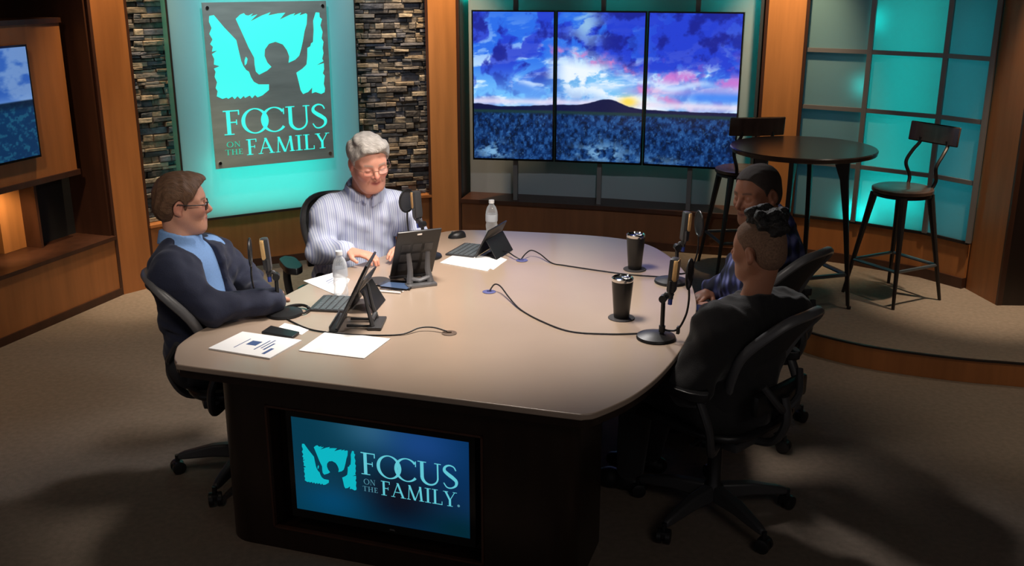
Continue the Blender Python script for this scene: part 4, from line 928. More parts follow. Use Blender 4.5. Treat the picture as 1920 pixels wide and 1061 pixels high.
# tablets leaning on their stands
def tablet_and_stand(base, face_deg, lean, w, h, lab, slab_lab):
    """base: centre of the tablet's lower edge; face_deg: where its display looks"""
    a = math.radians(face_deg); R = Matrix.Rotation(a, 4, 'Z') @ Matrix.Rotation(math.radians(-lean), 4, 'Y')
    t = thing('tablet', lab, 'tablet', base, 0, 'tablets on stands'); t.rotation_euler = R.to_euler()
    m = MB(); m.box((0, 0, h / 2), (.010, w, h), bev=.004); m.obj('case', BLACK, t, smooth=True)
    m = MB(); m.box((.0055, 0, h / 2), (.001, w - .016, h - .016)); m.obj('display', mat('dim_display', (.02, .02, .03), .12, emit=(.10, .09, .13), estr=.35), t)
    m = MB()
    for zz in (.2, .42, .64): 
        for yy in (-.26, 0, .26): m.box((-.0058, yy * w, zz * h), (.0014, .20 * w, .16 * h), bev=.0004)
    m.obj('case_back_pads', GRAPH, t); m = MB(); m.box((-.006, 0, h - .018), (.003, .022, .010), bev=.001); m.obj('camera_block', CHROME, t)
    s = thing('tablet_stand', slab_lab, 'stand', (base[0], base[1], Z1), a, 'stands behind the tablets')
    sl = math.tan(math.radians(lean)); zt = .62 * h * math.cos(math.radians(lean))
    m = MB(); m.box((.012, 0, .008), (.034, w * .98, .012), bev=.004); m.box((.028, 0, .016), (.006, w * .9, .014), bev=.002); m.obj('ledge', BLACK, s, smooth=True)
    m = MB(); m.box((-.145, 0, .007), (.055, w * .68, .012), bev=.004); m.obj('foot', GREYM if lean > 30 else GRAPH, s, smooth=True)
    for k in (-1, 1):
        m = MB(); m.tube([(-sl * zt - .022, k * w * .22, zt), (-.120, k * w * .20, .07), (-.135, k * w * .24, .012)], [.010, .013, .016], 8, flat=.6); m.obj('leg', GREYM if lean > 30 else GRAPH, s, smooth=True)
    m = MB(); m.tube([(-.131, -w * .22, .035), (-.125, 0, .022), (-.131, w * .22, .035)], .010, 8); m.tube([(-.03, -w * .2, .010), (-.13, -w * .2, .008)], .006, 8); m.tube([(-.03, w * .2, .010), (-.13, w * .2, .008)], .006, 8); m.obj('cross_bar', GREYM if lean > 30 else GRAPH, s, smooth=True)
b1_ = at_z(771, 513, Z1 + .018); tablet_and_stand(b1_, 113, 32, .205, .285, 'black tablet turned away, its back to the camera, before the grey-haired man', 'grey forked stand propping the tablet whose back faces the camera')
b2_ = at_z(640, 600, Z1 + .018); tablet_and_stand(b2_, 178, 27, .215, .290, 'tall black tablet seen edge-on before the man in the jacket', 'black forked stand propping the edge-on tablet')
# small tablets with folding keyboards
def folio(base, deg, lab, lean=28, w=.235, dep=.155, hh=.16):
    t = thing('keyboard_tablet', lab, 'tablet', base, math.radians(deg), 'small tablets with folding keyboards')
    m = MB(); m.box((.085, 0, .005), (dep, w, .009), bev=.003); kb = m.obj('keyboard', GRAPH, t, smooth=True)
    m = MB()
    for r in range(5):
        for k in range(12): m.box((.025 + r * .028, (k - 5.5) * w / 12.6, .0105), (.021, w / 15.5, .003))
    m.obj('keys', mat('grey_keys', (.10, .12, .13), .5), kb)
    R3 = Matrix.Rotation(math.radians(-lean), 3, 'Y'); 
    m = MB(); m.box(R3 @ Vector((0, 0, hh / 2)) + Vector((0, 0, .008)), (.008, w, hh), R3, bev=.003); sc_ = m.obj('screen_case', BLACK, t, smooth=True)
    m = MB(); m.box(R3 @ Vector((.0045, 0, hh / 2)) + Vector((0, 0, .008)), (.001, w - .014, hh - .014), R3); m.obj('display', MATS['dim_display'], sc_)
    R4 = Matrix.Rotation(math.radians(38), 3, 'Y'); top = R3 @ Vector((0, 0, hh * .62)) + Vector((-.008, 0, .008)); 
    m = MB(); m.tube([top, (top.x - .05, 0, .004)], .10, 4, flat=.03) if False else m.add([(top.x, -w * .45, top.z), (top.x, w * .45, top.z), (top.x - .055, w * .45, .002), (top.x - .055, -w * .45, .002), (top.x - .004, -w * .45, top.z), (top.x - .004, w * .45, top.z), (top.x - .060, w * .45, .002), (top.x - .060, -w * .45, .002)], [(0, 1, 2, 3), (7, 6, 5, 4), (0, 4, 5, 1), (1, 5, 6, 2), (2, 6, 7, 3), (3, 7, 4, 0)])
    m.obj('kickstand', BLACK, t)
folio(at_z(908, 474, Z1), 158, 'small keyboard tablet at the far end, open beside the water bottle')
folio(at_z(664, 573, Z1), 172, 'small keyboard tablet at left, its grey keys before the edge-on tablet', w=.20, dep=.165)
# ================================================================== surfaces from blended volumes
def V3(*a): return np.array(a if len(a) == 3 else a[0], dtype=float)
def cone(a, b, ra, rb, k=.02, s=1): return ('c', V3(*a), V3(*b), ra, rb, k, s)
def ell(c, r, R=None, k=.02, s=1): return ('e', V3(*c), V3(*r), np.eye(3) if R is None else R, k, s)
def fun(f, k=.005, s=1): return ('f', f, None, None, None, k, s)
def pd(P, p):
    if p[0] == 'c':
        a, b, ra, rb = p[1:5]; ba = b - a; t = np.clip(((P - a) @ ba) / max(ba @ ba, 1e-9), 0, 1)
        return np.linalg.norm(P - a - t[:, None] * ba, axis=1) - (ra + (rb - ra) * t)
    if p[0] == 'e':
        q = (P - p[1]) @ p[3]; r = p[2]; k0 = np.linalg.norm(q / r, axis=1); k1 = np.linalg.norm(q / (r * r), axis=1)
        return k0 * (k0 - 1) / np.maximum(k1, 1e-6)
    return p[1](P)
def kk(p): return p[5] if p[0] != 'e' else p[4]
def sg_(p): return p[6] if p[0] != 'e' else p[5]
def sdf(P, prims):
    d = np.full(len(P), 9.0)
    for p in prims:
        q = pd(P, p); k = kk(p); s = sg_(p)
        if s == 1: h = np.maximum(k - np.abs(d - q), 0) / k; d = np.minimum(d, q) - h * h * k * .25
        elif s == -1: q = -q; h = np.maximum(k - np.abs(d - q), 0) / k; d = np.maximum(d, q) + h * h * k * .25
        else: d = np.maximum(d, q)
    return d
def bounds(prims):
    lo, hi = np.full(3, 9.), np.full(3, -9.)
    for p in prims:
        if sg_(p) != 1 or p[0] == 'f': continue
        if p[0] == 'c':
            for q, r in ((p[1], p[3]), (p[2], p[4])): lo = np.minimum(lo, q - r); hi = np.maximum(hi, q + r)
        else: r = max(p[2]); lo = np.minimum(lo, p[1] - r); hi = np.maximum(hi, p[1] + r)
    return lo, hi
def surface(prims, res, disp=None, cut_below=None):
    lo, hi = bounds(prims); lo = lo - .03; hi = hi + .03; B = 12
    nb = np.ceil((hi - lo) / (res * B)).astype(int); n = nb * B + 1
    F = np.full(tuple(n), 1.0, np.float32); R = res * B * .87
    ii = np.stack(np.meshgrid(*[np.arange(k) for k in nb], indexing='ij'), -1).reshape(-1, 3)
    cen = lo + (ii + .5) * res * B; dc = sdf(cen, prims)
    g = np.stack(np.meshgrid(*[np.arange(B + 1)] * 3, indexing='ij'), -1).reshape(-1, 3)
    keep = np.where(np.abs(dc) < R * 1.35 + .02)[0]
    for i in np.where(dc <= -(R * 1.35 + .02))[0]:
        o = ii[i] * B; F[o[0]:o[0] + B + 1, o[1]:o[1] + B + 1, o[2]:o[2] + B + 1] = -1
    adds = [p for p in prims if sg_(p) == 1]
    D = np.stack([pd(cen[keep], p) if sg_(p) == 1 else np.full(len(keep), -9.) for p in prims], 1)
    for j, i in enumerate(keep):
        o = ii[i] * B; P = lo + (g + o) * res
        row = D[j]; mn = min(row[q] for q in range(len(prims)) if sg_(prims[q]) == 1)
        use = [p for q, p in enumerate(prims) if sg_(p) != 1 or row[q] < mn + 2.6 * R + .06]
        v = sdf(P, use)
        if disp is not None: v = v + disp(P)
        F[o[0]:o[0] + B + 1, o[1]:o[1] + B + 1, o[2]:o[2] + B + 1] = v.reshape(B + 1, B + 1, B + 1)
    S = F < 0; c = np.zeros(tuple(n - 1), np.uint8)
    for a in (0, 1):
        for b in (0, 1):
            for e in (0, 1): c += S[a:n[0] - 1 + a, b:n[1] - 1 + b, e:n[2] - 1 + e]
    act = np.argwhere((c > 0) & (c < 8)); vid = np.full(tuple(n - 1), -1, np.int32); vid[tuple(act.T)] = np.arange(len(act))
    cor = {(a, b, e): F[act[:, 0] + a, act[:, 1] + b, act[:, 2] + e] for a in (0, 1) for b in (0, 1) for e in (0, 1)}
    sm = np.zeros((len(act), 3)); ct = np.zeros(len(act))
    for p, fp in cor.items():
        for ax in range(3):
            if p[ax] == 0:
                q = list(p); q[ax] = 1; fq = cor[tuple(q)]; x = (fp < 0) != (fq < 0); t = np.where(x, fp / np.where(fp == fq, 1, fp - fq), 0)
                pt = np.tile(np.array(p, float), (len(act), 1)); pt[:, ax] = t; sm += pt * x[:, None]; ct += x
    V = lo + (act + sm / ct[:, None]) * res; faces = []
    for ax in range(3):
        a1, a2 = [(1, 2), (2, 0), (0, 1)][ax]; sl = [slice(0, k) for k in n]; s2 = list(sl); sl[ax] = slice(0, n[ax] - 1); s2[ax] = slice(1, n[ax])
        A = S[tuple(sl)]; Bq = S[tuple(s2)]; e = np.argwhere(A != Bq); e = e[(e[:, a1] > 0) & (e[:, a2] > 0) & (e[:, a1] < n[a1] - 1) & (e[:, a2] < n[a2] - 1)]
        q = []
        for d1, d2 in ((-1, -1), (0, -1), (0, 0), (-1, 0)): z = e.copy(); z[:, a1] += d1; z[:, a2] += d2; q.append(vid[tuple(z.T)])
        q = np.stack(q, 1); fl = A[tuple(e.T)]; q[~fl] = q[~fl][:, ::-1]; faces.append(q)
    Q = np.concatenate(faces); Q = Q[(Q >= 0).all(1)]
    return V, Q
def vol_obj(name, prims, res, material, parent, off, disp=None, color=None, post=None):
    V, Q = surface(prims, res, disp)
    me = bpy.data.meshes.new(name); C = color(V) if color else None
    Vl = V - np.array(off); me.vertices.add(len(V)); me.vertices.foreach_set('co', Vl.astype(np.float32).ravel())
    me.loops.add(Q.size); me.loops.foreach_set('vertex_index', Q.astype(np.int32).ravel()); me.polygons.add(len(Q))
    me.polygons.foreach_set('loop_start', np.arange(0, Q.size, 4, dtype=np.int32)); me.polygons.foreach_set('loop_total', np.full(len(Q), 4, np.int32))
    me.polygons.foreach_set('use_smooth', np.ones(len(Q), bool)); me.update(calc_edges=True)
    if C is not None:
        ca = me.color_attributes.new('Col', 'FLOAT_COLOR', 'POINT'); ca.data.foreach_set('color', np.concatenate([C, np.ones((len(V), 1))], 1).astype(np.float32).ravel())
    me.materials.append(material); o = bpy.data.objects.new(name, me); COL.objects.link(o)
    if parent: o.parent = parent
    return o
def folds(amp, seed, fr=22):
    r = np.random.default_rng(seed); K = r.normal(size=(7, 3)); K /= np.linalg.norm(K, axis=1)[:, None]; ph = r.random(7) * 6.28; fq = fr * r.uniform(.5, 1.6, 7)
    def f(P):
        w = np.zeros(len(P)); ww = .6 * np.sin(P @ K[0] * 9 + ph[0])
        for i in range(1, 7): w += np.sin((P @ K[i]) * fq[i] + ph[i] + ww * 2)
        return amp * (np.abs(w / 2.6) ** 1.2 * np.sign(w))
    return f
def nz(v): v = V3(v); return v / np.linalg.norm(v)
def frame(yaw, pitch=0, roll=0):
    """columns: forward, left, up; yaw in degrees from +x, pitch down positive, roll tips head to its right"""
    M = Matrix.Rotation(math.radians(yaw), 3, 'Z') @ Matrix.Rotation(math.radians(pitch), 3, 'Y') @ Matrix.Rotation(math.radians(roll), 3, 'X')
    return np.array(M)
def smst(x, a, b): t = np.clip((x - a) / (b - a), 0, 1); return t * t * (3 - 2 * t)

def head_prims(c, R, s, fat=0., fem=False):
    T = lambda x, y, z: c + R @ (np.array([x, y, z]) * s)
    P = [ell(T(-.012, 0, .034), V3(.096, .075, .081) * s, R, .02), ell(T(.026, 0, -.022), V3(.062 + fat * .2, .059 + fat, .084) * s, R, .03)]
    for y in (-1, 1):
        P += [cone(T(-.002, y * (.050 + fat), -.045), T(.060, y * (.020 + fat), -.096), .022 * s, .018 * s, .03),
              cone(T(.066, y * .012, .028), T(.058, y * .046, .022), .014 * s, .010 * s, .02),
              ell(T(.058, y * .036, -.022), V3(.026, .024 + fat * .5, .024) * s, R, .025)]
    P += [ell(T(.070, 0, -.097), V3(.019, .022, .017) * s, R, .02), ell(T(.068, 0, -.056), V3(.024, .032, .026) * s, R, .02),
          ell(T(.045, 0, -.088), V3(.04, .045 + fat, .03 + fat * .4) * s, R, .03)]
    for y in (-1, 1):
        P += [ell(T(.088, y * .032, .004), V3(.016, .018, .011) * s, R, .014, -1), ell(T(.0715, y * .0315, .003), V3(.0135, .0148, .0135) * s, R, .004),
              cone(T(.088, y * .022, .0015), T(.086, y * .041, .0015), .0030 * s, .0026 * s, .003, -1)]
    P += [cone(T(.080, 0, .016), T(.106, 0, -.021), .0075 * s, .0105 * s, .012), ell(T(.094, 0, -.030), V3(.014, .008, .008) * s, R, .008),
          cone(T(.092, -.011, -.027), T(.092, .011, -.027), .0082 * s, .0082 * s, .008)]
    for y in (-1, 1):
        P += [cone(T(.102, y * .006, -.034), T(.096, y * .006, -.030), .003 * s, .003 * s, .003, -1),
              cone(T(.089, 0, -.0525), T(.078, y * .021, -.0515), .0052 * s, .003 * s, .006), cone(T(.088, 0, -.0635), T(.078, y * .019, -.060), .0058 * s, .003 * s, .006)]
    P += [cone(T(.097, 0, -.058), T(.088, .020, -.0545), .0022 * s, .0012 * s, .004, -1), cone(T(.097, 0, -.058), T(.088, -.020, -.0545), .0022 * s, .0012 * s, .004, -1)]
    for y in (-1, 1):       # smile folds and ears
        P += [cone(T(.090, y * .022, -.030), T(.077, y * .036, -.062), .0016 * s, .0016 * s, .006, -1)]
        e = Matrix.Rotation(math.radians(12), 3, 'Y'); Re = R @ np.array(e) @ np.array(Matrix.Rotation(math.radians(-y * 16), 3, 'Z'))
        P += [ell(T(-.012, y * .079, -.004), V3(.019, .0065, .031) * s, Re, .006), ell(T(-.008, y * .085, .002), V3(.010, .005, .017) * s, Re, .004, -1), ell(T(-.006, y * .079, -.029), V3(.009, .006, .009) * s, Re, .006)]
    return P
def hand_prims(W, dv, nv, thumb, s=1.0, curl=35):
    """W wrist, dv direction of the palm, nv palm normal (fingers curl towards it), thumb +1/-1 side"""
    dv = nz(dv); nv = nz(V3(nv) - dv * (V3(nv) @ dv)); sd = np.cross(nv, dv); P = []
    P.append(ell(W + dv * .052 * s, V3(.052, .041, .017) * s, np.stack([dv, sd, nv], 1), .012))
    P.append(cone(W - dv * .02, W + dv * .03 * s, .026 * s, .022 * s, .015))
    for i, (o, L) in enumerate(((-.030, .82), (-.010, .97), (.010, 1.0), (.029, .90))):
        a = W + dv * (.088 - abs(o) * .2) * s + sd * o * s * thumb * -1; an = math.radians(curl * .35); cur = a
        for k, (l, r0, r1) in enumerate(((.043, .0100, .0090), (.028, .0090, .0082), (.022, .0082, .0068))):
            di = dv * math.cos(an) + nv * math.sin(an) + sd * o * .8 * thumb * -1; b = cur + di * l * L * s
            P.append(cone(cur, b, r0 * s, r1 * s, .004)); cur = b; an += math.radians(curl)
    a = W + dv * .025 * s - sd * .028 * s * thumb * -1 * -1
    a = W + dv * .022 * s + sd * .028 * thumb * s; b = a + (dv * .62 + sd * .62 * thumb + nv * .35) * .040 * s; c = b + (dv * .85 + sd * .15 * thumb + nv * .4) * .032 * s
    P += [cone(a, b, .0135 * s, .0110 * s, .008), cone(b, c, .0110 * s, .0085 * s, .004)]
    return P
def torso_prims(J, t=0., b=0., k=.05, chestw=1.0):
    R = J['R']; U = nz(J['chest'] - J['hip']); f = R[:, 0]; f = nz(f - U * (f @ U)); l = np.cross(U, f); F3 = np.stack([f, l, U], 1); w = chestw
    mid = (J['hip'] + J['chest']) / 2
    P = [ell(J['hip'], V3(.125 + t + b * .5, .165 * w + t + b * .4, .12 + t), F3, k), ell(mid + f * (.015 + b * .6), V3(.115 + t + b, .150 * w + t + b * .8, .16 + t), F3, k),
         ell(J['chest'], V3(.115 + t + b * .35, .170 * w + t, .165 + t), F3, k),
         cone(J['shL'], J['shR'], .058 + t, .058 + t, k)]
    for q in ('shL', 'shR'): P.append(cone(J['neck'] - U * .045, lerp(J['neck'], J[q], .8) - U * .012, .048 + t * .8, .050 + t, .05))
    return P, F3
def arm_prims(J, t, k=.03, end=1.0, fat=0.):
    P = []
    for q in 'LR':
        s, e, w = J['sh' + q], J['el' + q], J['wr' + q]
        P += [cone(s, e, .058 + t + fat, .044 + t + fat * .6, k), cone(e, lerp(e, w, end), .043 + t + fat * .6, lerp(.043, .028, end) + t, .02)]
    return P
def leg_prims(J, t, k=.03):
    P = []
    for q in 'LR':
        h = J['hip'] + J['R'][:, 1] * (.085 if q == 'L' else -.085) - V3(0, 0, .02)
        P += [cone(h, J['kn' + q], .088 + t, .060 + t, k), cone(J['kn' + q], J['an' + q], .056 + t, .038 + t, .02)]
    return P
def mkJ(fwd, hip, chest, neck, sh, el, wr, kn, an):
    J = dict(R=frame(fwd), hip=V3(hip), chest=V3(chest), neck=V3(neck))
    for n_, p in (('sh', sh), ('el', el), ('wr', wr), ('kn', kn), ('an', an)): J[n_ + 'L'] = V3(p[0]); J[n_ + 'R'] = V3(p[1])
    return J
def skin_mat(name):
    m = mat(name, (.5, .3, .2), .48, attr=True, bump=(260, .12), spec=.4); b = m.node_tree.nodes['Principled BSDF']
    b.inputs['Subsurface Weight'].default_value = .12; b.inputs['Subsurface Radius'].default_value = (.012, .004, .002); return m
SKIN = skin_mat('skin')
def skin_color(c, R, s, base, lips, brow, cheek, stubble=None):
    base, lips, brow, cheek = [np.array(srgb(*v)) for v in (base, lips, brow, cheek)]
    def f(V):
        q = (V - c) @ R / s; x, y, z = q.T; C = np.tile(base, (len(V), 1)); ay = np.abs(y)
        def mx(col, w): nonlocal C; C = C + (col - C) * w[:, None]
        head = (z > -.14) & (np.abs(x) < .14) & (ay < .11)
        mx(cheek, .55 * np.exp(-((ay - .042) / .022) ** 2 - ((z + .024) / .024) ** 2) * (x > .03) * head)
        mx(cheek, .5 * np.exp(-(y / .014) ** 2 - ((z + .022) / .014) ** 2) * (x > .09) * head)
        mx(cheek, .45 * np.exp(-((z + .004) / .035) ** 2) * (ay > .074) * head)
        zz = z + .0575 + -.9 * np.maximum(ay - .006, 0) * .18
        mx(lips, np.exp(-(zz / .0085) ** 4) * np.exp(-(y / .023) ** 6) * (x > .068) * head)
        mx(np.array(srgb(70, 30, 28)), np.exp(-(zz / .0022) ** 2) * np.exp(-(y / .020) ** 6) * (x > .068) * head * .8)
        mx(brow, .85 * np.exp(-((z - .0285 + (ay - .03) ** 2 * 6) / .0042) ** 2) * smst(ay, .010, .016) * (1 - smst(ay, .046, .052)) * (x > .045) * head)
        if stubble is not None: mx(np.array(srgb(*stubble)), .35 * smst(-z, .045, .07) * smst(x, -.01, .03) * head)
        return C
    return f
def hair_obj(c, R, s, parent, off, hairline, thick, colr, amp=.0025, grow=(0, 0, 0), extra=None, name='hair', bumpy=90, rough=.55, res=.004, wid=1.0, fr=140):
    T = lambda x, y, z: c + R @ (np.array([x, y, z]) * s)
    P = [ell(T(-.012 + grow[0], 0, .034 + grow[2]), V3(.096 + thick, (.075 + thick) * wid, .081 + thick) * s, R, .02), ell(T(-.045, 0, -.02), V3(.058 + thick, .060 + thick, .06) * s, R, .03)]
    if extra: P += extra(T, R, s)
    hx, hz = zip(*hairline)
    def cut(Pn):
        q = (Pn - c) @ R / s; return (np.interp(q[:, 0], hx, hz) - q[:, 2] - .10 * np.maximum(.03 - np.abs(q[:, 1]), 0) * (q[:, 0] > .04)) * s * .8
    def ear(Pn): 
        q = (Pn - c) @ R / s; e = np.sqrt(((q[:, 0] + .010) / .022) ** 2 + ((q[:, 2] + .002) / .030) ** 2); return (1 - e) * .02 * (np.abs(q[:, 1]) > .05) - (np.abs(q[:, 1]) <= .05) * .02
    P += [fun(cut, .005, 2), fun(ear, .005, 2)]
    r = np.random.default_rng(4)
    def dsp(Pn):
        q = (Pn - c) @ R; return amp * (np.sin(q[:, 1] * fr + 6 * np.sin(q[:, 0] * 28) + 3 * np.sin(q[:, 2] * 31)) * .6 + .5 * np.sin(q[:, 1] * fr * 2.1 + q[:, 0] * 60 + q[:, 2] * 25))
    m_ = mat('hair_' + str(colr), srgb(*colr), rough, noise=(bumpy, .45), stretch=(.35, 3, .6), bump=(bumpy * 2, .5), spec=.35)
    return vol_obj(name, P, res, m_, parent, off, dsp)
def glasses(c, R, s, parent, off, matl, rr=.0016, w=.023, h=.016, round_=3.0, half=False):
    T = lambda x, y, z: Vector(c + R @ (np.array([x, y, z]) * s) - np.array(off))
    m = MB()
    for y in (-1, 1):
        L = []
        for k in range(28):
            a = 2 * PI * k / 28; e = (abs(math.cos(a)) ** round_ + abs(math.sin(a)) ** round_) ** (-1 / round_)
            L.append(T(.097 - abs(y * (.034 + w * e * math.cos(a) * y) - .0) * .10, y * .034 + w * e * math.cos(a), -.001 + h * e * math.sin(a)))
        m.tube(L, rr, 6, closed=True)
        m.tube([T(.091, y * .057, .008), T(.078, y * .073, .010), T(.03, y * .083, .009), T(-.012, y * .084, .012), T(-.03, y * .080, -.006)], rr, 6)
    m.tube([T(.0955, -.011, .004), T(.099, 0, .007), T(.0955, .011, .004)], rr, 6)
    g = m.obj('glasses', matl, parent, smooth=True)
    m = MB()
    for y in (-1, 1):
        L = []
        for k in range(24):
            a = 2 * PI * k / 24; e = (abs(math.cos(a)) ** round_ + abs(math.sin(a)) ** round_) ** (-1 / round_)
            L.append(T(.0965 - (.034 + w * e * math.cos(a) * y) * .10, y * .034 + w * e * math.cos(a), -.001 + h * e * math.sin(a)))
        m.add(L, [tuple(range(24))])
    m.obj('lens', LENS, g)
    return g
def lens_mat():
    m = bpy.data.materials.new('spectacle_lens'); m.use_nodes = True; nt = m.node_tree; N = nt.nodes; L = nt.links
    g = N.new('ShaderNodeBsdfGlossy'); g.inputs[0].default_value = (1, 1, 1, 1); g.inputs['Roughness'].default_value = .05; t = N.new('ShaderNodeBsdfTransparent'); mx = N.new('ShaderNodeMixShader'); mx.inputs[0].default_value = .10
    L.new(t.outputs[0], mx.inputs[1]); L.new(g.outputs[0], mx.inputs[2]); L.new(mx.outputs[0], N['Material Output'].inputs[0]); return m
LENS = lens_mat()
def eyes(c, R, s, parent, off, iris=(70, 50, 40)):
    T = lambda x, y, z: c + R @ (np.array([x, y, z]) * s)
    for y in (-1, 1):
        e = T(.0712, y * .0315, .0025)
        def col(V, e=e):
            q = (V - e) @ R / s; r = np.sqrt(q[:, 1] ** 2 + q[:, 2] ** 2); C = np.tile(np.array([.62, .60, .58]), (len(V), 1)); a = (q[:, 0] > 0); C[(r < .0058) & a] = srgb(*iris); C[(r < .0026) & a] = (.005,) * 3; return C
        vol_obj('eye', [ell(e, V3(.0125, .0125, .0125) * s, R)], .0016, EYE, parent, off, None, col)
EYE = mat('eyeball', (.6, .6, .6), .15, attr=True)
def collar_fun(nc, nd, fwd, rn, hgt, gap=.022, th=.005, flare=.3):
    nd = nz(nd); f = nz(fwd - nd * (fwd @ nd)); l = np.cross(nd, f)
    def g(P):
        q = P - nc; x = q @ f; y = q @ l; z = q @ nd; zr = z + .22 * np.maximum(x, 0) + .0; rr = np.sqrt(x * x * .92 + y * y)
        sh = np.abs(rr - (rn - flare * (zr - hgt / 2) * .6)) - th; d = np.maximum(sh, np.abs(zr) - hgt); gp = np.where(x > 0, gap * (1 + 8 * np.maximum(z + .01, 0)) - np.abs(y), -1); return np.maximum(d, gp)
    return g
def person_root(label, loc): return thing('person', label, 'person', loc)
def shoes(J, t, off, matl, kdir):
    for q in 'LR':
        a = J['an' + q]; d_ = nz(V3(kdir[0], kdir[1], 0)); g = V3(a[0], a[1], 0)
        vol_obj('shoe', [cone(a + V3(0, 0, -.01), g + V3(0, 0, .045) + d_ * .02, .042, .042, .02), cone(g + d_ * -.045 + V3(0, 0, .04), g + d_ * .09 + V3(0, 0, .040), .037, .042, .02), cone(g + d_ * .09 + V3(0, 0, .038), g + d_ * .165 + V3(0, 0, .032), .042, .031, .02),
                         fun(lambda P: -(P[:, 2] - .002), .004, 2)], .006, matl, t, off)
def build_body(J, hc, HR, hs, t, off, colf, fat=0., neck_r=.056, hands=None, bodyfat=0., res=.0045, cw=1.0):
    T = lambda x, y, z: hc + HR @ (np.array([x, y, z]) * hs)
    P, F3 = torso_prims(J, -.014, bodyfat, chestw=cw); P += arm_prims(J, -.007); P += leg_prims(J, 0)
    P += [cone(J['neck'] - V3(0, 0, .03), T(-.028, 0, -.055), neck_r * 1.08, neck_r, .03)]
    hd = head_prims(hc, HR, hs, fat); P += hd[:1]; P += hd[1:]
    for q in 'LR':
        P.append(cone(J['an' + q], J['an' + q] - V3(0, 0, .03), .03, .03, .02))
        dv, nv, th, cu = hands[q]; P += hand_prims(J['wr' + q], dv, nv, th, 1.0, cu)
    vol_obj('body', P, res, SKIN, t, off, None, colf); return F3

# ------------------------------------------------------------------ man in the dark jacket, left
def man_jacket():
    off = (-1.30, 4.02, 0); hc = V3(-1.362, 4.10, 1.185); HR = frame(14, 4, 0); hs = 1.03
    J = mkJ(-14, (-1.30, 4.03, .56), (-1.345, 4.045, .86), (-1.372, 4.07, 1.03), ((-1.305, 4.22, .945), (-1.355, 3.875, .935)), ((-1.18, 4.30, .80), (-1.205, 3.86, .805)),
            ((-1.075, 4.14, .785), (-.985, 3.985, .800)), ((-.90, 4.27, .52), (-.90, 4.08, .52)), ((-.86, 4.28, .09), (-.86, 4.06, .09)))
    t = person_root('person in navy jacket and glasses, seated left with arms folded on desk', off)
    F3 = build_body(J, hc, HR, hs, t, off, skin_color(hc, HR, hs, (205, 150, 125), (176, 100, 90), (110, 80, 62), (208, 125, 105)), .002, .056, dict(L=((-.25, -1, -.05), (0, 0, -1), 1, 18), R=((-.2, .98, 0), (0, 0, -1), 1, 18)))
    eyes(hc, HR, hs, t, off)
    hl = [(-.13, -.085), (-.05, -.078), (-.035, -.045), (-.02, .0), (0, -.012), (.018, -.012), (.026, .022), (.048, .040), (.064, .070), (.085, .098), (.12, .11)]
    hair_obj(hc, HR, hs, t, off, hl, .012, (104, 76, 56), .0022, (0.004, 0, .004), lambda T, R, s: [ell(T(.045, .015, .100), V3(.045, .045, .022) * s, R, .02)])
    glasses(hc, HR, hs, t, off, mat('dark_spectacle_rim', (.03, .02, .018), .3), .0027, .023, .014)
    shirt = mat('pale_blue_shirt', srgb(120, 158, 210), .75, noise=(160, .08), bump=(300, .15))
    P, F = torso_prims(J, .005, 0); P += arm_prims(J, .004, .04, .6); nd = nz(hc - J['neck'])
    nd2 = nz(nd + V3(0, 0, .8)); P += [cone(J['neck'] - nd2 * .03, J['neck'] + nd2 * .03, .056 + .014, .056 + .008, .03), fun(lambda Q: (Q - (J['neck'] + nd2 * .030)) @ nd2, .005, 2), fun(collar_fun(J['neck'] + nd2 * .022, nd2, F[:, 0], .077, .024), .006), ]
    vol_obj('shirt', P, .006, shirt, t, off, folds(.002, 2))
    jk = mat('navy_jacket', srgb(20, 27, 52), .82, noise=(90, .12), bump=(260, .2), sheen=.1)
    P, F = torso_prims(J, .026, .004, .06); P += arm_prims(J, .021, .04, 1.0, .004) + [cone(J['wrR'] - V3(.03, .01, 0), J['wrR'] + V3(-.015, .045, 0), .052, .046, .02)]
    ch = J['chest']
    def opening(Q):
        q = (Q - ch) @ F; x, y, z = q.T; w = np.interp(z, [-.30, -.12, .10, .20], [.03, .060, .080, .095]); return -np.maximum.reduce([np.abs(y) - w, -(x - .02), x - .19])
    P += [fun(opening, .004, 2), fun(lambda Q: (Q - (J['neck'] + nd * .030)) @ nz(nd + F[:, 0] * .4), .005, 2)]
    TT = lambda x, y, z: ch + F @ np.array([x, y, z])
    for y in (-1, 1):
        P += [cone(TT(.03, y * .100, .17), TT(.116, y * .098, .06), .010, .014, .012), cone(TT(.116, y * .098, .06), TT(.146, y * .080, -.12), .014, .009, .012)]
    P += [cone(J['neck'] - F[:, 0] * .068 + V3(0, 0, .025) + F[:, 1] * y1 * .0, J['neck'] + F[:, 1] * y1 * .068 + V3(0, 0, .012), .014, .013, .02) for y1 in (-1, 1)]
    f1 = folds(.0065, 21, 46); f2 = folds(.0026, 9, 100)
    vol_obj('jacket', P, .0065, jk, t, off, lambda Q: f1(Q) + f2(Q))
    tr = mat('charcoal_trousers', (.02, .02, .024), .85, bump=(260, .2))
    P = leg_prims(J, .018) + [ell(J['hip'], V3(.145, .185, .13), F, .05)]; vol_obj('trousers', P, .009, tr, t, off, folds(.003, 5))
    shoes(J, t, off, BLACK, (1, .1))
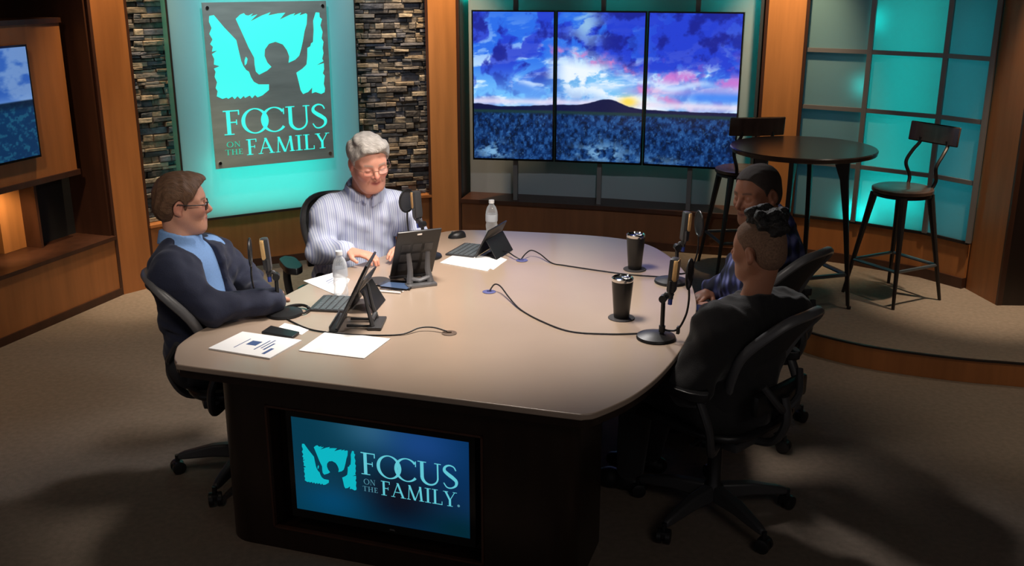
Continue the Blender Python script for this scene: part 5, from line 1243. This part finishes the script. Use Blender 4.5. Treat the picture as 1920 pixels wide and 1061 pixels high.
# ------------------------------------------------------------------ grey-haired man, back
def man_grey():
    off = (-.80, 5.12, 0); hc = V3(-.706, 4.95, 1.205); HR = frame(-62, 19, 4); hs = 1.12
    J = mkJ(-64, (-.86, 5.20, .56), (-.775, 5.10, .86), (-.745, 5.035, 1.045), ((-.580, 5.14, .930), (-.930, 4.99, .928)), ((-.49, 5.06, .775), (-.965, 4.90, .760)),
            ((-.52, 4.88, .800), (-.795, 4.755, .800)), ((-.55, 4.78, .52), (-.74, 4.72, .52)), ((-.52, 4.80, .09), (-.72, 4.70, .09)))
    t = person_root('person with grey hair and light blue striped shirt, smiling down at a tablet', off)
    build_body(J, hc, HR, hs, t, off, skin_color(hc, HR, hs, (222, 160, 138), (190, 105, 98), (165, 150, 140), (218, 118, 104)), .007, .066, dict(L=((-.4, -1, 0), (0, 0, -1), -1, 22), R=((.9, -.3, -.05), (0, 0, -1), 1, 30)), .02, cw=1.05)
    eyes(hc, HR, hs, t, off)
    hl = [(-.13, -.070), (-.05, -.065), (-.035, -.045), (-.02, .0), (0, -.010), (.016, -.008), (.024, .025), (.046, .050), (.062, .074), (.085, .092), (.12, .11)]
    hair_obj(hc, HR, hs, t, off, hl, .011, (172, 165, 158), .0016, (0.002, 0, .006), lambda T, R, s: [ell(T(.050, -.022, .090), V3(.036, .034, .020) * s, R, .02), ell(T(.040, .028, .098), V3(.040, .034, .020) * s, R, .02), ell(T(.0, -.03, .112), V3(.05, .04, .018) * s, R, .02), ell(T(.0, .073, .055), V3(.03, .018, .04) * s, R, .02), ell(T(-.03, -.073, .055), V3(.04, .018, .04) * s, R, .02)], fr=75)
    glasses(hc, HR, hs, t, off, mat('copper_spectacle_rim', (.35, .20, .16), .3, .7), .0013, .022, .014)
    # striped shirt: pale blue with white and lilac pinstripes
    sm = mat('striped_shirt', srgb(186, 196, 226), .8, bump=(300, .12)); nt = sm.node_tree; N = nt.nodes; L = nt.links; b = N['Principled BSDF']
    tc = N.new('ShaderNodeTexCoord'); mp = N.new('ShaderNodeMapping'); mp.inputs['Rotation'].default_value = (0, 0, math.radians(64 - 90)); L.new(tc.outputs['Object'], mp.inputs[0])
    wv = N.new('ShaderNodeTexWave'); wv.inputs['Scale'].default_value = 30; wv.inputs['Distortion'].default_value = .35; wv.inputs['Detail'].default_value = 0; L.new(mp.outputs[0], wv.inputs[0])
    wv2 = N.new('ShaderNodeTexWave'); wv2.inputs['Scale'].default_value = 7; wv2.inputs['Distortion'].default_value = .3; L.new(mp.outputs[0], wv2.inputs[0])
    r1 = N.new('ShaderNodeValToRGB'); r1.color_ramp.elements[0].position = .25; r1.color_ramp.elements[0].color = (*srgb(172, 184, 218), 1); r1.color_ramp.elements[1].position = .6; r1.color_ramp.elements[1].color = (*srgb(214, 220, 238), 1)
    r2 = N.new('ShaderNodeValToRGB'); r2.color_ramp.elements[0].position = .84; r2.color_ramp.elements[0].color = (1, 1, 1, 1); r2.color_ramp.elements[1].position = .95; r2.color_ramp.elements[1].color = (.80, .80, .90, 1)
    mx = N.new('ShaderNodeMix'); mx.data_type = 'RGBA'; mx.blend_type = 'MULTIPLY'; mx.inputs[0].default_value = 1
    L.new(wv.outputs['Fac'], r1.inputs[0]); L.new(wv2.outputs['Fac'], r2.inputs[0]); L.new(r1.outputs[0], mx.inputs[6]); L.new(r2.outputs[0], mx.inputs[7]); L.new(mx.outputs[2], b.inputs['Base Color'])
    nd = nz(hc - J['neck']); P, F = torso_prims(J, .022, .040, .06, 1.0); P += arm_prims(J, .020, .04, .93, .008)
    nd2 = nz(nd + V3(0, 0, .8)); P += [cone(J['neck'] - nd2 * .03, J['neck'] + nd2 * .02, .066 + .014, .066 + .006, .03), fun(lambda Q: (Q - (J['neck'] + nd2 * .024)) @ nd2, .005, 2), fun(collar_fun(J['neck'] + nd2 * .018, nd2, F[:, 0], .090, .024, .014, .006), .006)]
    ch = J['chest']; TT = lambda x, y, z: ch + F @ np.array([x, y, z])
    f1 = folds(.0060, 31, 46); f2 = folds(.0026, 8, 100)
    def plac(Q):
        q = (Q - ch) @ F; return np.where(q[:, 0] > 0, -.0035 * np.exp(-(q[:, 1] / .016) ** 4) + .003 * np.exp(-((q[:, 1] + .019) / .0035) ** 2), 0)
    vol_obj('shirt', P, .0065, sm, t, off, lambda Q: f1(Q) + f2(Q) + plac(Q))
    tr = mat('charcoal_trousers', (.02, .02, .024), .85)
    P = leg_prims(J, .02) + [ell(J['hip'], V3(.155, .20, .12), F, .05)]; vol_obj('trousers', P, .009, tr, t, off, folds(.003, 5))
    shoes(J, t, off, BLACK, (.4, -.9))
# ------------------------------------------------------------------ man in plaid, right rear
def man_plaid():
    off = (1.14, 4.48, 0); hc = V3(1.100, 4.47, 1.145); HR = frame(212, 10, 3); hs = 1.13
    J = mkJ(166, (1.16, 4.50, .55), (1.19, 4.50, .84), (1.165, 4.485, 1.00), ((1.125, 4.305, .945), (1.24, 4.69, .945)), ((1.09, 4.24, .70), (1.14, 4.72, .72)),
            ((.945, 4.33, .655), (.93, 4.55, .66)), ((.78, 4.42, .52), (.80, 4.66, .52)), ((.80, 4.42, .09), (.80, 4.66, .09)))
    t = person_root('person with short black hair in dark blue plaid shirt, smiling, beside the platform', off)
    build_body(J, hc, HR, hs, t, off, skin_color(hc, HR, hs, (140, 92, 70), (120, 66, 60), (34, 24, 22), (132, 82, 62), (48, 34, 30)), .005, .064, dict(L=((-.9, .5, -.1), (0, .2, -1), 1, 30), R=((-.7, -.7, -.1), (0, 0, -1), -1, 30)), .015, cw=1.05)
    eyes(hc, HR, hs, t, off, (40, 25, 18))
    T = lambda x, y, z: Vector(hc + HR @ (np.array([x, y, z]) * hs) - np.array(off))
    m = MB(); m.tube([T(.0885, -.013, -.0565), T(.0912, 0, -.0584), T(.0885, .013, -.0565)], .0022, 6); m.obj('teeth', mat('teeth', (.75, .72, .68), .3), t, smooth=True)
    hl = [(-.13, -.060), (-.05, -.055), (-.035, -.035), (-.02, .0), (0, -.005), (.016, .0), (.026, .030), (.046, .056), (.058, .074), (.080, .088), (.12, .11)]
    hair_obj(hc, HR, hs, t, off, hl, .005, (52, 44, 42), .0005, res=.004, bumpy=300, rough=.8)
    pm = mat('blue_plaid', srgb(36, 42, 82), .85, bump=(260, .15)); nt = pm.node_tree; N = nt.nodes; L = nt.links; b = N['Principled BSDF']
    tc = N.new('ShaderNodeTexCoord'); mp = N.new('ShaderNodeMapping'); mp.inputs['Rotation'].default_value = (.2, .1, .6); L.new(tc.outputs['Object'], mp.inputs[0])
    acc = None
    for ax, sc_ in (('X', 4.2), ('Z', 4.0), ('X', 9.5)):
        w = N.new('ShaderNodeTexWave'); w.bands_direction = ax; w.inputs['Scale'].default_value = sc_; w.inputs['Distortion'].default_value = .6; L.new(mp.outputs[0], w.inputs[0])
        if acc is None: acc = w.outputs['Fac']
        else: ma = N.new('ShaderNodeMath'); ma.operation = 'ADD'; L.new(acc, ma.inputs[0]); L.new(w.outputs['Fac'], ma.inputs[1]); acc = ma.outputs[0]
    dv = N.new('ShaderNodeMath'); dv.operation = 'DIVIDE'; dv.inputs[1].default_value = 3; L.new(acc, dv.inputs[0])
    cr = N.new('ShaderNodeValToRGB'); e = cr.color_ramp.elements; e[0].position = .40; e[0].color = (*srgb(16, 19, 44), 1); e[1].position = .90; e[1].color = (*srgb(112, 118, 172), 1); k2 = e.new(.62); k2.color = (*srgb(44, 50, 98), 1)
    L.new(dv.outputs[0], cr.inputs[0]); L.new(cr.outputs[0], b.inputs['Base Color'])
    nd = nz(hc - J['neck']); P, F = torso_prims(J, .024, .035, .06, 1.08); P += arm_prims(J, .020, .04, .93, .01)
    nd2 = nz(nd + V3(0, 0, .8)); P += [cone(J['neck'] - nd2 * .03, J['neck'] + nd2 * .05, .064 + .016, .064 + .012, .03), fun(lambda Q: (Q - (J['neck'] + nd2 * .034)) @ nd2, .005, 2), fun(collar_fun(J['neck'] + nd2 * .026, nd2, F[:, 0], .092, .030, .016, .006), .006)]
    f1 = folds(.0065, 41, 46); f2 = folds(.0028, 18, 95); vol_obj('shirt', P, .0075, pm, t, off, lambda Q: f1(Q) + f2(Q))
    tr = mat('charcoal_trousers', (.02, .02, .024), .85)
    P = leg_prims(J, .02) + [ell(J['hip'], V3(.155, .20, .12), F, .05)]; vol_obj('trousers', P, .009, tr, t, off, folds(.003, 5))
    shoes(J, t, off, BLACK, (-1, 0))
# ------------------------------------------------------------------ woman in black, right front
def woman_black():
    off = (.86, 3.60, 0); hc = V3(.905, 3.60, 1.125); HR = frame(136, 6, -4); hs = 1.0
    J = mkJ(128, (.84, 3.62, .52), (.865, 3.59, .77), (.890, 3.585, .925), ((.755, 3.475, .855), (1.035, 3.685, .86)), ((.665, 3.455, .66), (1.00, 3.90, .68)),
            ((.64, 3.68, .590), (.84, 3.93, .60)), ((.52, 3.86, .52), (.66, 3.98, .52)), ((.50, 3.86, .10), (.60, 4.02, .10)))
    t = person_root('person in loose black top with black curls above shaved sides, back to camera', off)
    build_body(J, hc, HR, hs, t, off, skin_color(hc, HR, hs, (176, 120, 92), (140, 80, 74), (40, 28, 24), (165, 105, 84)), 0., .050, dict(L=((-.5, .8, -.1), (0, 0, -1), -1, 25), R=((-.9, .1, -.1), (0, 0, -1), 1, 25)), .0, cw=.92)
    eyes(hc, HR, hs, t, off, (40, 25, 18))
    hl = [(-.13, -.072), (-.05, -.070), (-.035, -.045), (-.02, .0), (0, .0), (.014, .004), (.024, .03), (.046, .050), (.060, .070), (.080, .088), (.12, .11)]
    hair_obj(hc, HR, hs, t, off, hl, .003, (138, 108, 88), .0004, name='shaved_hair', bumpy=220, rough=.85)
    T = lambda x, y, z: hc + HR @ (np.array([x, y, z]) * hs); r = np.random.default_rng(12); P = []
    for i in range(46):
        a = r.uniform(0, 6.28); q = math.sqrt(r.random()); x = -.052 + .066 * q * math.cos(a); y = .046 * q * math.sin(a); z = .120 - .9 * (x + .02) ** 2 * 4 - y * y * 5 + r.uniform(0, .034)
        P.append(ell(T(x, y, z), V3(.022, .020, .020) * r.uniform(.8, 1.2), HR, .008))
    P += [ell(T(-.045, 0, .088), V3(.070, .052, .036), HR, .02), ell(T(-.085, 0, .062), V3(.022, .040, .034), HR, .02)]
    def curl(Q):
        q = (Q - hc) @ HR; return .0028 * np.sin(q[:, 0] * 210 + 5 * np.sin(q[:, 1] * 80)) * np.sin(q[:, 1] * 190 + 4 * np.sin(q[:, 2] * 90)) + .003 * np.sin(q[:, 2] * 150 + q[:, 0] * 60)
    vol_obj('curly_hair', P, .0035, mat('black_curls', (.010, .010, .011), .55, bump=(180, .6)), t, off, curl)
    bk = mat('black_cloth', (.012, .011, .012), .85, bump=(260, .2), sheen=.15)
    nd = nz(hc - J['neck']); P, F = torso_prims(J, .022, .01, .06, .95); P += arm_prims(J, .024, .05, .62, .012)
    P += [cone(J['elL'] - V3(0, 0, .02), J['elL'] + V3(-.0, .03, -.07), .06, .045, .05), cone(J['chest'] - V3(0, 0, .1), J['hip'] + V3(0, 0, -.02), .135, .155, .06)]
    P += [fun(lambda Q: (Q - (J['neck'] + nd * .026)) @ nd, .005, 2), fun(collar_fun(J['neck'] + nd * .022, nd, F[:, 0], .060, .010, 0, .006, 0), .006)]
    f1 = folds(.0070, 51, 42); f2 = folds(.0028, 12, 95); vol_obj('top', P, .0065, bk, t, off, lambda Q: f1(Q) + f2(Q))
    P = leg_prims(J, .022) + [ell(J['hip'], V3(.145, .19, .12), F, .05)]; vol_obj('trousers', P, .009, bk, t, off, folds(.004, 5))
    shoes(J, t, off, BLACK, (-.6, -.5) if False else (-.7, .3))
man_jacket(); man_grey(); man_plaid(); woman_black()
